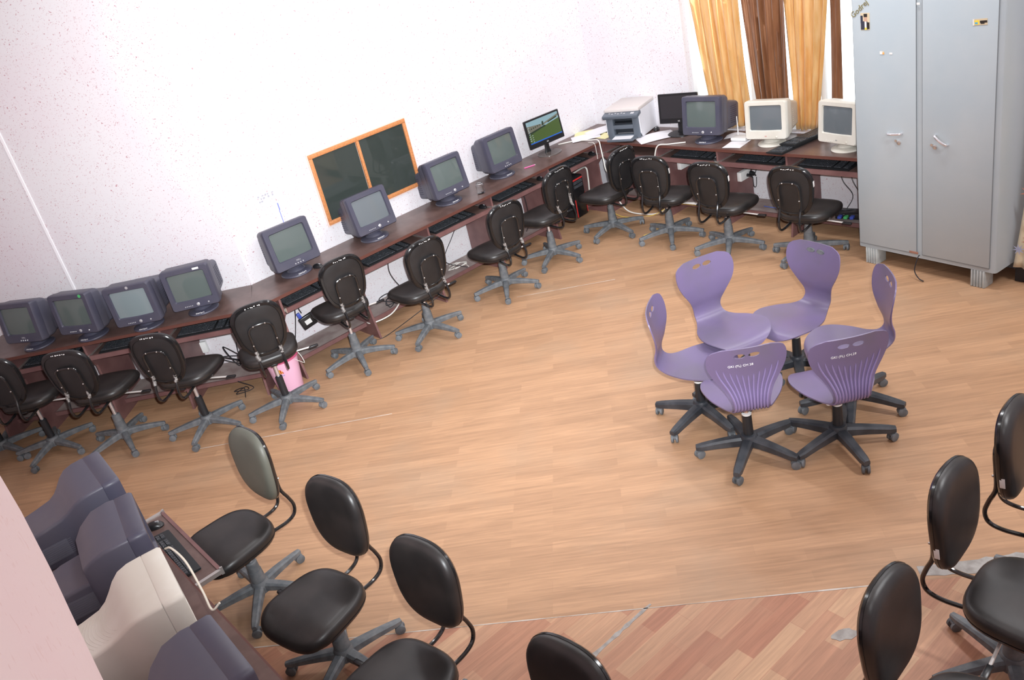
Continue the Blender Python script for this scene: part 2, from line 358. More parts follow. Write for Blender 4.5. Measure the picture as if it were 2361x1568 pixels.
# near wall: hand-troweled plaster, not quite flat
xs = [AD.x-.1+i*.1 for i in range(int((EX-AD.x)/.1)+3)]; zs = [0, 1.6, 2.0]+[2.2+.08*i for i in range(8)]+[3.1, HW]
def near_y(x, z): return DY + (.040+.019*smoothstep(2.28, 2.62, z))*math.exp(-((x-5.05)/.42)**2)
mb = MB(); mb.loft([[Vector((x, near_y(x, z), z)) for z in zs]+[Vector((x, DY-.15, HW)), Vector((x, DY-.15, 0))] for x in xs])
struct(mb.build('wall_front', WALLN))
# window with dark glass in the left wall
w = MB(); Y0, Y1, Z0, Z1 = -2.845, -1.845, .935, 1.55
for (ya, yb, za, zb) in ((Y0, Y1, Z1-.035, Z1), (Y0, Y1, Z0, Z0+.035), (Y0, Y0+.032, Z0+.035, Z1-.035), (Y1-.032, Y1, Z0+.035, Z1-.035), (-2.375, -2.348, Z0+.035, Z1-.035)):
    w.rbox((BX+.006, (ya+yb)/2, (za+zb)/2), (.028, yb-ya, zb-za), .004)
wf = struct(w.build('window_1', WOODF))
g = MB(); g.box((BX+.003, -2.60, 1.2425), (.006, .44, .55)); g.box((BX+.003, -2.113, 1.2425), (.006, .475, .55)); g.build('glass_pane', DARKGL, wf, smooth=0)
e = MB()
for (ya, yb, za, zb) in ((Y0-.012, Y1+.012, Z1, Z1+.012), (Y0-.012, Y1+.012, Z0-.012, Z0), (Y0-.012, Y0, Z0, Z1), (Y1, Y1+.012, Z0, Z1)):
    e.box((BX+.003, (ya+yb)/2, (za+zb)/2), (.008, yb-ya, zb-za))
e.build('plaster_edge', PLASTERE, wf, smooth=0)
# daylight window behind the curtains
w = MB(); wy = CY+.09
for (xa, xb, za, zb) in ((WX0, WX1, WZ1-.05, WZ1), (WX0, WX1, WZ0, WZ0+.05), (WX0, WX0+.05, WZ0+.05, WZ1-.05), (WX1-.05, WX1, WZ0+.05, WZ1-.05), (1.40, 1.45, WZ0+.05, WZ1-.05), (2.08, 2.13, WZ0+.05, WZ1-.05)):
    w.rbox(((xa+xb)/2, wy, (za+zb)/2), (xb-xa, .05, zb-za), .006)
wf2 = struct(w.build('window_2', WINFR))
g = MB(); g.box(((WX0+WX1)/2, wy, (WZ0+WZ1)/2), (WX1-WX0-.06, .004, WZ1-WZ0-.06)); g.build('glass_pane', PANE, wf2, smooth=0)
# joint strip, bare cement where the vinyl is torn, seams in the sheets
def strip(p, q, w0, w1, name, m, z=.0012, wob=0.0, n=14):
    p = Vector(p); q = Vector(q); d = (q-p).normalized(); s = Vector((-d.y, d.x)); a = []; b = []
    for i in range(n+1):
        t = i/n; c = p+(q-p)*t; ww = (w0+(w1-w0)*t)*(1+random.uniform(-wob, wob)); a.append((c+s*ww/2)); b.append((c-s*ww/2))
    poly = [tuple(v) for v in a]+[tuple(v) for v in reversed(b)]
    return struct(slab(poly, 0.0002, z).build(name, m, smooth=0))
strip(LP-LD*1.5, LP+LD*1.95, .007, .007, 'trim_1', SEAM, wob=.5)
strip((3.81, -3.95), (3.80, -4.42), .012, .03, 'trim_2', CEMENT, wob=.4)
strip((.09, -4.75), (1.12, -3.62), .006, .006, 'trim_3', SEAM, .0008, .3)
strip((.55, -1.86), (1.15, -1.24), .005, .005, 'trim_4', SEAM, .0008, .3)
def blot(c, rx, ry, name, m, rot=0):
    pl = []
    for i in range(14):
        a = 2*math.pi*i/14; k = random.uniform(.7, 1.15); x = rx*k*math.cos(a); y = ry*k*math.sin(a)
        pl.append((c[0]+x*math.cos(rot)-y*math.sin(rot), c[1]+x*math.sin(rot)+y*math.cos(rot)))
    return struct(slab(pl, .0002, .0016).build(name, m, smooth=0))
blot((4.60, -3.60), .055, .033, 'trim_5', CEMENT, 1.0)
strip((4.67, -3.085), (5.02, -2.77), .06, .13, 'trim_6', CEMENT, wob=.15)
# pale vertical conduit on the far left wall
def wallA(s, z, off=0): return AB+DA*s+NA*off+Vector((0, 0, z))
sA = (Vector((-1.46, -4.73, 0))-AB).dot(DA)
mb = MB(); mb.loft([[wallA(sA-.012, z, 0), wallA(sA+.012, z, 0), wallA(sA+.009, z, .008), wallA(sA-.009, z, .008)] for z in (.8, 3.9)])
struct(mb.build('trim_7', mat('pale_conduit', (.88, .87, .90), .5)))
# faded stencil and blue marker line on the left wall
mb = MB(); random.seed(3)
for r_ in range(3):
    for c_ in range(7):
        if random.random() < .62: mb.box((BX+.0012, -3.36+c_*.021+random.uniform(-.003, .003), 1.385-r_*.021), (.0024, random.uniform(.009, .018), random.uniform(.008, .015)))
tag(mb.build('wall_stencil', mat('faded_stencil', (.42, .42, .48), .7), smooth=0), 'faded grey stencil marks on the white wall above the blue line', 'marking')
mb = MB(); mb.box((BX+.001, -3.222, 1.255), (.002, .009, .06)); mb.box((BX+.001, -3.226, 1.14), (.002, .006, .17))
tag(mb.build('marker_line', CBLUE, smooth=0), 'short blue upright line drawn on the white wall behind a monitor', 'marking')

# ------------------------------------------------------------------ desks
def desk(name, label, origin, d, n, length, divs, deep, trays, top_over=(0, 0), mitre=(0, 0), foot=True):
    """origin = front edge start; d = along the run; n = from front to wall; everything of one built-in run moves together"""
    t = thing(name, label, 'desk', (0, 0, 0)); o = Vector(origin); d = Vector(d).normalized(); n = Vector(n).normalized()
    P = lambda s, q, z: o+d*s+n*q+Vector((0, 0, z))
    def bx(mb, s0, s1, q0, q1, z0, z1, mi=0):
        mb.loft([[P(s0, q0, z), P(s1, q0, z), P(s1, q1, z), P(s0, q1, z)] for z in (z0, z1)], mi=mi)
    mb = MB(); a0, a1 = -top_over[0], length+top_over[1]
    mb.loft([[P(a0, .004, z), P(a1, .004, z), P(a1+mitre[1], deep, z), P(a0+mitre[0], deep, z)] for z in (.727, .75)]); bx(mb, -top_over[0], length+top_over[1], -.004, .004, .725, .7495, 1)
    mb.build('worktop', [LAM, LAME], t, smooth=0)
    for s in divs:
        mb = MB(); th = .009
        pl = [(.012, .726), (deep-.01, .726), (deep-.01, .0), (.015, .0), (.07, .33), (.07, .52), (.012, .585)]
        mb.loft([[P(s-th, q, z) for q, z in pl], [P(s+th, q, z) for q, z in pl]])
        mb.build('side_panel', LAMS, t, smooth=0)
    for (s0, s1, pull) in trays:
        mb = MB(); bx(mb, s0+.022, s1-.022, .012-pull, .33-pull, .612, .626, 0); bx(mb, s0+.022, s1-.022, -.006-pull, .012-pull, .596, .632, 1)
        k = mb.build('keyboard_tray', [LAM, LAMS], t, smooth=0)
        for s in (s0+.016, s1-.016):
            mb = MB(); bx(mb, s-.010, s+.010, .004-pull, .36, .610, .632); bx(mb, s-.004, s+.004, -.01-pull, .004-pull, .600, .64); mb.build('slide_rail', STEEL, k, smooth=0)
    if foot:
        for a, b in zip(divs[:-1], divs[1:]):
            mb = MB(); bx(mb, a+.01, b-.01, .20, deep-.02, .10, .118, 0); bx(mb, a+.01, b-.01, .185, .20, .085, .12, 1); mb.build('foot_shelf', [DUSTY, LAMS], t, smooth=0)
    return t, P
wB, wC = .7362, .6917
dB = [wB*i for i in range(6)]
desk('computer_desk', 'long brown laminate computer desk along the left wall with the dark window', (0, .0, 0), (0, -1, 0), (-1, 0, 0), 3.9206, [.012]+dB[1:], .50, [(dB[i], dB[i+1], .0) for i in range(5)], (0, 0), (0, -.2556))
dC = [wC*i for i in range(6)]
desk('computer_desk', 'brown laminate computer desk along the back wall below the curtains', (0, 0, 0), (1, 0, 0), (0, 1, 0), 2.785, dC[:5], .495, [(dC[i], dC[i+1], 0.0) for i in range(4)], (.50, 0))
A0 = Vector((0, -3.9206, 0)); dA_ = [.1254, .76, 1.39, 2.01, 2.62]
desk('computer_desk', 'brown laminate computer desk along the angled wall at the far left', A0, DA, -NA, 2.36, dA_[:4]+[2.35], .54, [(dA_[i], dA_[i+1], 0.0) for i in range(3)], (.0, 0), (.151, .0))
tD, PD = desk('computer_desk', 'brown laminate computer desk against the near pink plaster wall', (1.74, -5.53, 0), (1, 0, 0), (0, -1, 0), 4.2, [.012, .80, 1.42, 2.06, 2.70, 3.34, 3.98], .525, [(.02, .80, .155), (.80, 1.42, 0), (1.42, 2.06, 0), (2.06, 2.70, 0)], (.02, .02))

# ------------------------------------------------------------------ swivel chairs
def star_mesh(armR, hubz, endz, w0, w1, h0, h1):
    mb = MB()
    for k in range(5):
        a = 2*math.pi*k/5; d = Vector((math.cos(a), math.sin(a), 0)); s = Vector((-d.y, d.x, 0)); rings = []
        for i in range(9):
            t = i/8; r_ = .018+(armR-.018)*t; w = w0+(w1-w0)*t; h = h0+(h1-h0)*t; z = hubz+(endz-hubz)*(t**1.5)
            if i == 8: w *= .75; h *= .8
            cs = [(-w/2, -h), (-w*.32, -h*1.0), (w*.32, -h), (w/2, -h), (w*.5, -h*.25), (w*.30, 0), (-w*.30, 0), (-w*.5, -h*.25)]
            rings.append([d*r_+s*p+Vector((0, 0, z+q)) for p, q in cs])
        mb.loft(rings)
    mb.lathe([(.050, hubz-.055), (.050, hubz-.005), (.042, hubz+.012), (.030, hubz+.014)], 20)
    return mb
def caster_mb(c, ang, top):
    mb = MB(); d = Vector((math.cos(ang), math.sin(ang), 0)); s = Vector((-d.y, d.x, 0)); r_ = .026
    for k in (-1, 1):
        a = Vector(c)+s*(.006*k)+Vector((0, 0, r_)); b = Vector(c)+s*(.022*k)+Vector((0, 0, r_))
        mb.tube([a, a+(b-a)*.15, a+(b-a)*.85, b], [r_*.8, r_, r_, r_*.72], 16)
    mb.cyl(Vector(c)+Vector((0, 0, r_*.9)), Vector((c[0], c[1], top)), .010, .012, 10)
    mb.rbox(Vector(c)+Vector((0, 0, r_*1.55)), (.036, .034, .018), .006, 2, 0, Matrix.Rotation(ang, 3, 'Z'))
    return mb
def pad(outline_fn, n, T_front, T_back, dome, edge, back_flat=True):
    "cushion in the (y,z) plane facing +x"
    mb = MB(); rings = []
    for sc, x in ((.90, -T_back), (.97, -T_back+.002), (1.0, -T_back+.008), (1.008, edge-.006), (1.0, edge+.006), (.975, edge+.017), (.935, edge+.025), (.88, edge+.031), (.78, edge+.031+dome*.30), (.6, edge+.031+dome*.62), (.35, edge+.031+dome*.90), (.1, edge+.031+dome)):
        rings.append([Vector((x, outline_fn(j/n)[0]*sc, outline_fn(j/n)[1]*sc)) for j in range(n)])
    return mb.loft(rings)
def sup(t, a, b, e, flare=0.0):
    c, s = math.cos(2*math.pi*t), math.sin(2*math.pi*t); y = a*math.copysign(abs(c)**e, c); z = b*math.copysign(abs(s)**e, s)
    return y*(1+flare*z/b), z
TILT = Matrix.Translation((-.240, 0, 0)) @ Matrix.Rotation(R(-5), 4, 'Y')
SX = .055   # the seat sits a little forward of the column
def curve_back(mb, k): mb.v = [Vector((v.x+k*v.y*v.y, v.y, v.z)) for v in mb.v]; return mb
def task_chair(style):
    t = thing('task_chair', 'black task chair', 'chair')
    st = star_mesh(.305, .118, .078, .056, .034, .046, .026).build('star_base', BASEG, t)
    for k in range(5):
        a = 2*math.pi*k/5; caster_mb((.288*math.cos(a), .288*math.sin(a), 0), a+1.1+k*1.7, .07).build('caster', CASTER, st)
    if style == 'sleeve':
        MB().lathe([(.027, .10), (.027, .29), (.022, .295), (.017, .295)], 18).build('gas_sleeve', SLEEVE, t)
    elif style == 'short':
        MB().lathe([(.042, .11), (.037, .20), (.034, .20), (.032, .255), (.026, .26), (.017, .26)], 18).build('gas_sleeve', BASEG, t)
    else:
        MB().lathe([(.040, .11), (.036, .21), (.033, .21), (.030, .265), (.027, .265), (.025, .285), (.015, .285)], 18).build('gas_sleeve', BASEG, t)
    up_ = []
    up_.append(MB().cyl((0, 0, -.30), (0, 0, -.10), .0135, n=14).build('piston', CHROME, t))
    mb = MB(); mb.rbox((0, 0, -.098), (.17, .15, .03), .008); mb.rbox((-.02, 0, -.085), (.26, .05, .018), .005); mb.cyl((0, 0, -.125), (0, 0, -.09), .03, n=14)
    up_.append(mb.build('tilt_mechanism', BLKP, t))
    # seat: cushion lies in xy
    n = 44
    def so(q):
        y, x = sup(q, .215, .215, .62); return y*(1-.07*(-x/.215)), x
    rings = []
    for sc, z in ((.86, -.078), (.95, -.076), (.985, -.066), (1.0, -.055)): rings.append([Vector((SX+so(j/n)[1]*sc, so(j/n)[0]*sc, z)) for j in range(n)])
    up_.append(MB().loft(rings).build('seat_pan', BLKP, t))
    rings = []
    for sc, z in ((.985, -.056), (1.0, -.048), (1.0, -.030), (.975, -.014), (.92, -.004), (.80, .001), (.6, .003), (.35, .003), (.1, .002)):
        rings.append([Vector((SX+so(j/n)[1]*sc, so(j/n)[0]*sc, z-.022*smoothstep(.08, .215, so(j/n)[1]*sc))) for j in range(n)])
    up_.append(MB().loft(rings).build('seat_cushion', LEATHER, t))
    # backrest: padded front, glossy edge and flat rear panel
    bo = lambda q: sup(q, .176, .205, .72, .10)
    b = curve_back(pad(bo, 48, 0, .018, .016, .002), .55).xf(TILT).build('backrest_cushion', LEATHER, t); up_.append(b)
    rg = []; n = 48
    for sc, x in ((.86, -.020), (.88, -.026), (.97, -.024), (1.014, -.015), (1.016, -.005), (.99, -.003)): rg.append([Vector((x, bo(j/n)[0]*sc, bo(j/n)[1]*sc)) for j in range(n)])
    sh = curve_back(MB().loft(rg, False, False), .55).xf(TILT).build('back_shell', BLKTRIM, t); up_.append(sh)
    rg = []
    for sc, x in ((.10, -.0235), (.5, -.0235), (.80, -.023), (.87, -.020)): rg.append([Vector((x, bo(j/n)[0]*sc, bo(j/n)[1]*sc)) for j in range(n)])
    curve_back(MB().loft(rg, True, False), .55).xf(TILT).build('rear_panel', LEATHERB, sh)
    # bent steel back frame
    yy = .084; half = [(-.02, yy, -.088), (-.14, yy, -.092), (-.235, yy, -.096), (-.290, yy, -.078), (-.308, yy, -.03), (-.294, yy, .03), (-.270, yy, .10), (-.273, yy, .19), (-.278, yy, .255), (-.281, yy-.012, .288), (-.283, yy-.040, .304)]
    path = spline(half, 5)+[Vector((-.284, 0, .306))]+list(reversed(spline([(p[0], -p[1], p[2]) for p in half], 5)))
    fr = MB().tube(path, .0095, 9).build('back_frame', BLKPAINT, t); up_.append(fr)
    for (y, z) in ((yy, .165), (-yy, .165), (.042, .305), (-.042, .305)):
        MB().ball((-.283-.008*(z-.165)/.12, y, z), .0055, 8, 5).build('bolt', STEEL, fr)
    mb = MB(); mb.cyl((.0, -.05, -.090), (.01, -.285, -.112), .0065, n=8, mi=0); mb.rbox((.011, -.315, -.116), (.026, .075, .018), .007, mi=1)
    up_.append(mb.build('lever', [RODM, BLKP], t))
    return t
PROTO = {}; BZ = {'L4': .255, 'L5': .255, 'L6': .25, 'L7': .238}      # some backs are set higher
def place_task(key, style, x, y, yaw, star, h, label, group, extra=(), bz=None):
    """star: bearing of one arm in degrees (world); h: seat height"""
    p = PROTO.get(style)
    if p is None: t = PROTO[style] = task_chair(style)
    else: t = dup(p)
    t.location = (x, y, 0); t.rotation_euler = (0, 0, R(yaw)); tag(t, label, 'chair', group)
    for k in kids(t):
        nm = k.name.split('.')[0]
        if nm == 'star_base': k.rotation_euler = (0, 0, R(star-yaw))
        elif nm not in ('gas_sleeve',): k.location = (0, 0, h + ((bz or (BZ.get(key) or (.228 if group == GL else .264))) if nm in ('backrest_cushion', 'back_shell') else 0))
        if nm == 'backrest_cushion' and 'dusty' in extra: k.data = k.data.copy(); k.data.materials[0] = LEATHERG; k['label'] = 'dusty greyish back cushion'
        if nm == 'back_shell':
            for e in [c for c in kids(k) if c.name.startswith(('sticker', 'paint_marking', 'tape_scrap'))]: bpy.data.objects.remove(e)
    sh = [k for k in kids(t) if k.name.startswith('back_shell')][0]; frm = [k for k in kids(t) if k.name.startswith('back_frame')][0]
    for e in [c for c in kids(frm) if c.name.startswith('tape_scrap')]: bpy.data.objects.remove(e)
    if 'stickR' in extra or 'stickL' in extra:
        z = .06 if 'stickR' in extra else -.055
        mb = MB(); mb.rbox((.55*.03-.002, -(1.0*.176*(1+.10*z/.215)*(1-abs(z/.215)**2.8)**.36+.0030), z), (.020, .0025, .045), .001); mb.xf(TILT).build('sticker', WHITEP, sh)
    if 'mark' in extra:
        random.seed(hash(key) % 97 if False else len(label)); mb = MB()
        for i in range(7): mb.box((.0-.020, -.05+i*.016+random.uniform(-.004, .004), .188+random.uniform(-.003, .003)), (.004, random.uniform(.004, .011), random.uniform(.003, .008)))
        mb.v = [Vector((v.x+.55*v.y*v.y-.006, v.y, v.z)) for v in mb.v]; mb.xf(TILT).build('paint_marking', WHITEINK, sh, smooth=0)
    if 'tape' in extra:
        random.seed(len(label))
        for yy, z0, z1 in ((.084, .045, .115), (-.084, .05, .10)) + (((-.084, .10, .24),) if key == 'L8' else ()):
            P = [Vector((-.290+.02*smoothstep(.03, .10, z)*1.0, yy+random.uniform(-.004, .004), z)) for z in [z0+(z1-z0)*i/6 for i in range(7)]]
            MB().tube(P, [random.uniform(.0098, .0145) for _ in P], 7).build('tape_scrap', TAPE, frm)
    return t
TAPE = mat('crumpled_tape', (.30, .28, .27), .5, col2=(.08, .075, .07), scale=70)
GL = 'black task chairs along the far desks'; GN = 'black task chairs at the near desks'
TASKS = [
 ('L0', 'sleeve', -1.43, -5.72, 150, 20, .52, 'black task chair cut by the left frame edge, only a caster and seat rim showing', GL, ()),
 ('L1', 'sleeve', -1.03, -5.42, 140, 22, .53, 'black task chair half out of the frame at the left, before the first monitor', GL, ()),
 ('L2', 'short', -0.55, -5.01, 135, 64, .52, 'black task chair in front of the monitor with the green sticker', GL, ('mark', 'tape')),
 ('L3', 'sleeve', -0.06, -4.52, 132, 26, .53, 'black task chair on a black sleeve, third from the left edge', GL, ('mark', 'tape')),
 ('L4', 'sleeve', 0.29, -4.01, 161, 33, .535, 'tall black task chair standing in front of the pink bucket', GL, ('mark', 'tape')),
 ('L5', 'short', 0.17, -3.28, 172, 52, .528, 'black task chair beside the black adapter box hanging under the desk', GL, ('mark', 'tape')),
 ('L6', 'low', 0.37, -2.67, 177, 12, .448, 'black task chair in front of the monitor overlapping the dark window', GL, ('mark', 'tape')),
 ('L7', 'low', 0.36, -1.8, 174, 32, .43, 'black task chair in front of the monitor beside the glass jar', GL, ('mark', 'tape')),
 ('L8', 'low', 0.29, -1.13, 182, 9, .48, 'black task chair with torn tape on its back frame, beside the black computer tower', GL, ('mark', 'tape')),
 ('C0', 'low', 0.4, -0.41, 180, 60, .43, 'black task chair in the corner where the two long desks meet', GL, ('mark',)),
 ('C1', 'low', 1.05, -0.34, 104, 23, .44, 'black task chair second from the corner, touching the corner chair', GL, ('mark', 'stickR')),
 ('C2', 'low', 1.71, -0.36, 98, 15, .44, 'black task chair in front of the white monitor by the stacked keyboards', GL, ('mark', 'stickR')),
 ('C3', 'low', 2.41, -0.26, 96, 43, .42, 'black task chair next to the grey steel cupboard', GL, ('mark', 'stickR')),
 ('N1', 'short', 2.07, -5.14, -84, 37, .48, 'black task chair with a dusty grey back at the pulled-out keyboard tray', GN, ('dusty',)),
 ('N2', 'short', 2.89, -5.1, -78, 11, .47, 'black task chair in the middle of the three near left chairs', GN, ()),
 ('N3', 'short', 3.6, -5.11, -80, 40, .47, 'black task chair whose seat is cut by the bottom frame edge', GN, ()),
 ('N4', 'short', 4.43, -5.13, -84, 20, .47, 'black task chair at the bottom edge with only its back top showing', GN, ()),
 ('R1', 'low', 5.22, -2.92, 4, 30, .45, 'black task chair at the right frame edge, furthest of the three there', GN, ('stickL',)),
 ('R2', 'low', 5.2, -3.42, 3, 14, .45, 'black task chair with white back sticker and its whole seat showing, at lower right', GN, ('stickL',)),
 ('R3', 'low', 5.28, -4.05, 3, 30, .45, 'black task chair at the bottom right with only its back in frame', GN, ()),
]
for a in TASKS: place_task(*a)

# purple shell chairs
SH = [  # v, x (forward), z, half width
 (0.00, .238, -.050, .07), (.05, .225, -.028, .130), (.12, .190, -.012, .180), (.22, .125, -.004, .218), (.32, .050, -.004, .222), (.42, -.045, -.008, .190), (.50, -.125, -.008, .140),
 (.555, -.180, .006, .108), (.60, -.212, .038, .099), (.65, -.215, .085, .103), (.72, -.200, .150, .132), (.80, -.200, .228, .180), (.87, -.210, .294, .203), (.94, -.222, .355, .201), (1.0, -.234, .408, .176)]
def shell_pt(u, v):
    x, z, w = lerp_table(SH, v)
    if v > .955: w *= (1-.55*((v-.955)/.045)**3*.55)
    k = smoothstep(.45, .62, v)
    y = u*w
    x2 = x+(.70*smoothstep(.60, .8, v))*y*y*k; z2 = z+(1-k)*.35*y*y*smoothstep(.0, .2, v)
    return Vector((x2, y, z2))
def shell_mesh():
    nu, nv = 24, 60; mb = MB(); vs = []; fs = []
    for j in range(nv+1):
        for i in range(nu+1): vs.append(shell_pt(-1+2*i/nu, j/nv))
    for j in range(nv):
        for i in range(nu): a = j*(nu+1)+i; fs.append((a, a+1, a+nu+2, a+nu+1))
    mb.add(vs, fs); o = mb.build('shell', PURPLE)
    s = o.modifiers.new('s', 'SOLIDIFY'); s.thickness = .007; s.offset = 0
    c = MB()
    for k in (-1, 1):
        p = shell_pt(0, .93); M = Matrix.Rotation(R(90), 3, 'Y')
        c.loft([[Vector((x, k*.037+.030*math.cos(2*math.pi*j/20), p.z+.012+.0145*math.sin(2*math.pi*j/20)+k*.0)) for j in range(20)] for x in (p.x-.1, p.x+.1)])
    co = c.build('cutter', PURPLE)
    b = o.modifiers.new('b', 'BOOLEAN'); b.object = co; b.operation = 'DIFFERENCE'; b.solver = 'EXACT'
    dg = bpy.context.evaluated_depsgraph_get(); me = bpy.data.meshes.new_from_object(o.evaluated_get(dg))
    bpy.data.objects.remove(o); bpy.data.objects.remove(co)
    me.polygons.foreach_set('use_smooth', [True]*len(me.polygons)); me.set_sharp_from_angle(angle=R(50)); return me
def rib_mb():
    mb = MB()
    for i in range(11):
        u0 = -.84+1.68*i/10; vt = .80+.075*abs(u0)**1.5; path = []; rs = []; N = 16
        for k in range(N+1):
            v = .535+(vt-.535)*k/N; u = u0*(1-.06*k/N)
            p = shell_pt(u, v); du = shell_pt(u+.02, v)-shell_pt(u-.02, v); dv = shell_pt(u, v+.01)-shell_pt(u, v-.01)
            nn = du.cross(dv).normalized()
            if nn.x > 0 and v > .62 or (v <= .62 and nn.z > 0 and nn.x > -.2): nn = -nn
            if nn.x > 0: nn = -nn
            path.append(p+nn*.0045); rs.append(.0075*(1-.5*(k/N)**3) if k < N else .0012)
        mb.tube(path, rs, 6)
    return mb
SHELL = shell_mesh()
def shell_chair():
    t = thing('shell_chair', 'purple chair', 'chair')
    st = star_mesh(.300, .128, .088, .062, .044, .055, .034).build('star_base', BASEK, t)
    for k in range(5):
        a = 2*math.pi*k/5; caster_mb((.283*math.cos(a), .283*math.sin(a), 0), a+.6+k*2.1, .07).build('caster', CASTER, st)
    MB().lathe([(.029, .11), (.026, .275), (.021, .278), (.014, .278)], 18).build('gas_sleeve', SLEEVE, t)
    MB().lathe([(.0275, .272), (.0275, .281), (.015, .283)], 18).build('collar', WHITEP, t)
    MB().cyl((0, 0, .24), (0, 0, .36), .013, n=14).build('piston', COPPER, t)
    sh = bpy.data.objects.new('shell', SHELL); C.objects.link(sh); sh.parent = t; sh.location = (0, 0, .415)
    r_ = rib_mb().build('rib_pattern', PURPLEB, sh)
    mb = MB(); mb.rbox((.02, 0, -.045), (.18, .17, .022), .006); mb.rbox((.02, 0, -.030), (.22, .15, .02), .006); mb.cyl((0, 0, -.08), (0, 0, -.04), .032, n=14)
    mb.build('seat_plate', BLKP, t, loc=(0, 0, .415))
    for x, y in ((-.118, .085), (-.118, -.085), (.08, .10), (.08, -.10)):
        b = MB(); b.ball((x, y, -.034), (.012, .018, .011), 8, 5); b.build('wing_nut', WHITEP, t, loc=(0, 0, .415))
    return t
PP = None
def place_shell(x, y, yaw, star, label, h=.415):
    global PP
    if PP is None: t = PP = shell_chair()
    else: t = dup(PP)
    t.location = (x, y, 0); t.rotation_euler = (0, 0, R(yaw)); tag(t, label, 'chair', 'purple shell chairs in a ring')
    for k in kids(t):
        nm = k.name.split('.')[0]
        if nm == 'star_base': k.rotation_euler = (0, 0, R(star-yaw))
        if nm == 'shell': sh = k
        if nm in ('shell', 'seat_plate', 'wing_nut'): k.location = (0, 0, h)
    for e in [c for c in kids(sh) if c.name.startswith(('lettering', 'hole_plug'))]: bpy.data.objects.remove(e)
    return t, sh
def shell_text(sh, txt):
    mb = text_mb(txt, .020, .0004); out = []
    for v in mb.v:   # text x runs to the reader's right, seen from behind the chair (local -y)
        yy = -v.x+.035; zz = v.y
        vv = .875+zz/.9; wdt = lerp_table(SH, vv)[2]; p = shell_pt(yy/wdt, vv)
        out.append(p+Vector((-.0062-v.z, 0, 0)))
    mb.v = out; o = mb.build('lettering', WHITEINK, sh, smooth=0); o['label'] = 'white painted lettering'; return o
def plug(sh):
    mb = MB(); p = shell_pt(0, .93)
    for k in (-1, 1): mb.loft([[Vector((x, k*.037+.0285*math.cos(2*math.pi*j/20), p.z+.012+.0135*math.sin(2*math.pi*j/20))) for j in range(20)] for x in (p.x-.006, p.x+.006)])
    o = mb.build('hole_plug', BASEG, sh); o['label'] = 'grey plug in the handle holes'
PS = [(3.045, -2.195, -20, 35, 'purple plastic swivel chair whose whole seat shows, back of the ring toward the left wall', None),
      (3.30, -1.86, -100, 20, 'purple plastic swivel chair at the top of the ring, grey-filled handle holes', 'plug'),
      (3.765, -2.035, -138, 10, 'purple plastic swivel chair at the ring side nearest the grey cupboard front, back seen edge-on', None),
      (3.085, -2.575, 30, 55, 'purple plastic swivel chair at the left of the ring, back seen edge-on', None),
      (3.53, -2.725, 136, 3, 'purple plastic swivel chair seen from behind, lettered CH 28', 'GKI (FL) CH 28'),
      (3.895, -2.41, 142, 40, 'purple plastic swivel chair seen from behind, lettered CH.29', 'GKI (FL) CH.29')]
later = []
for x, y, yaw, star, lab, ex in PS:
    t, sh = place_shell(x, y, yaw, star, lab, .448 if 'whole seat' in lab else .402 if 'left of the ring' in lab or 'CH.29' in lab else .428 if 'edge-on' in lab else .416)
    later.append((sh, ex))
for sh, ex in later:
    if ex == 'plug': plug(sh)
    elif ex: shell_text(sh, ex)

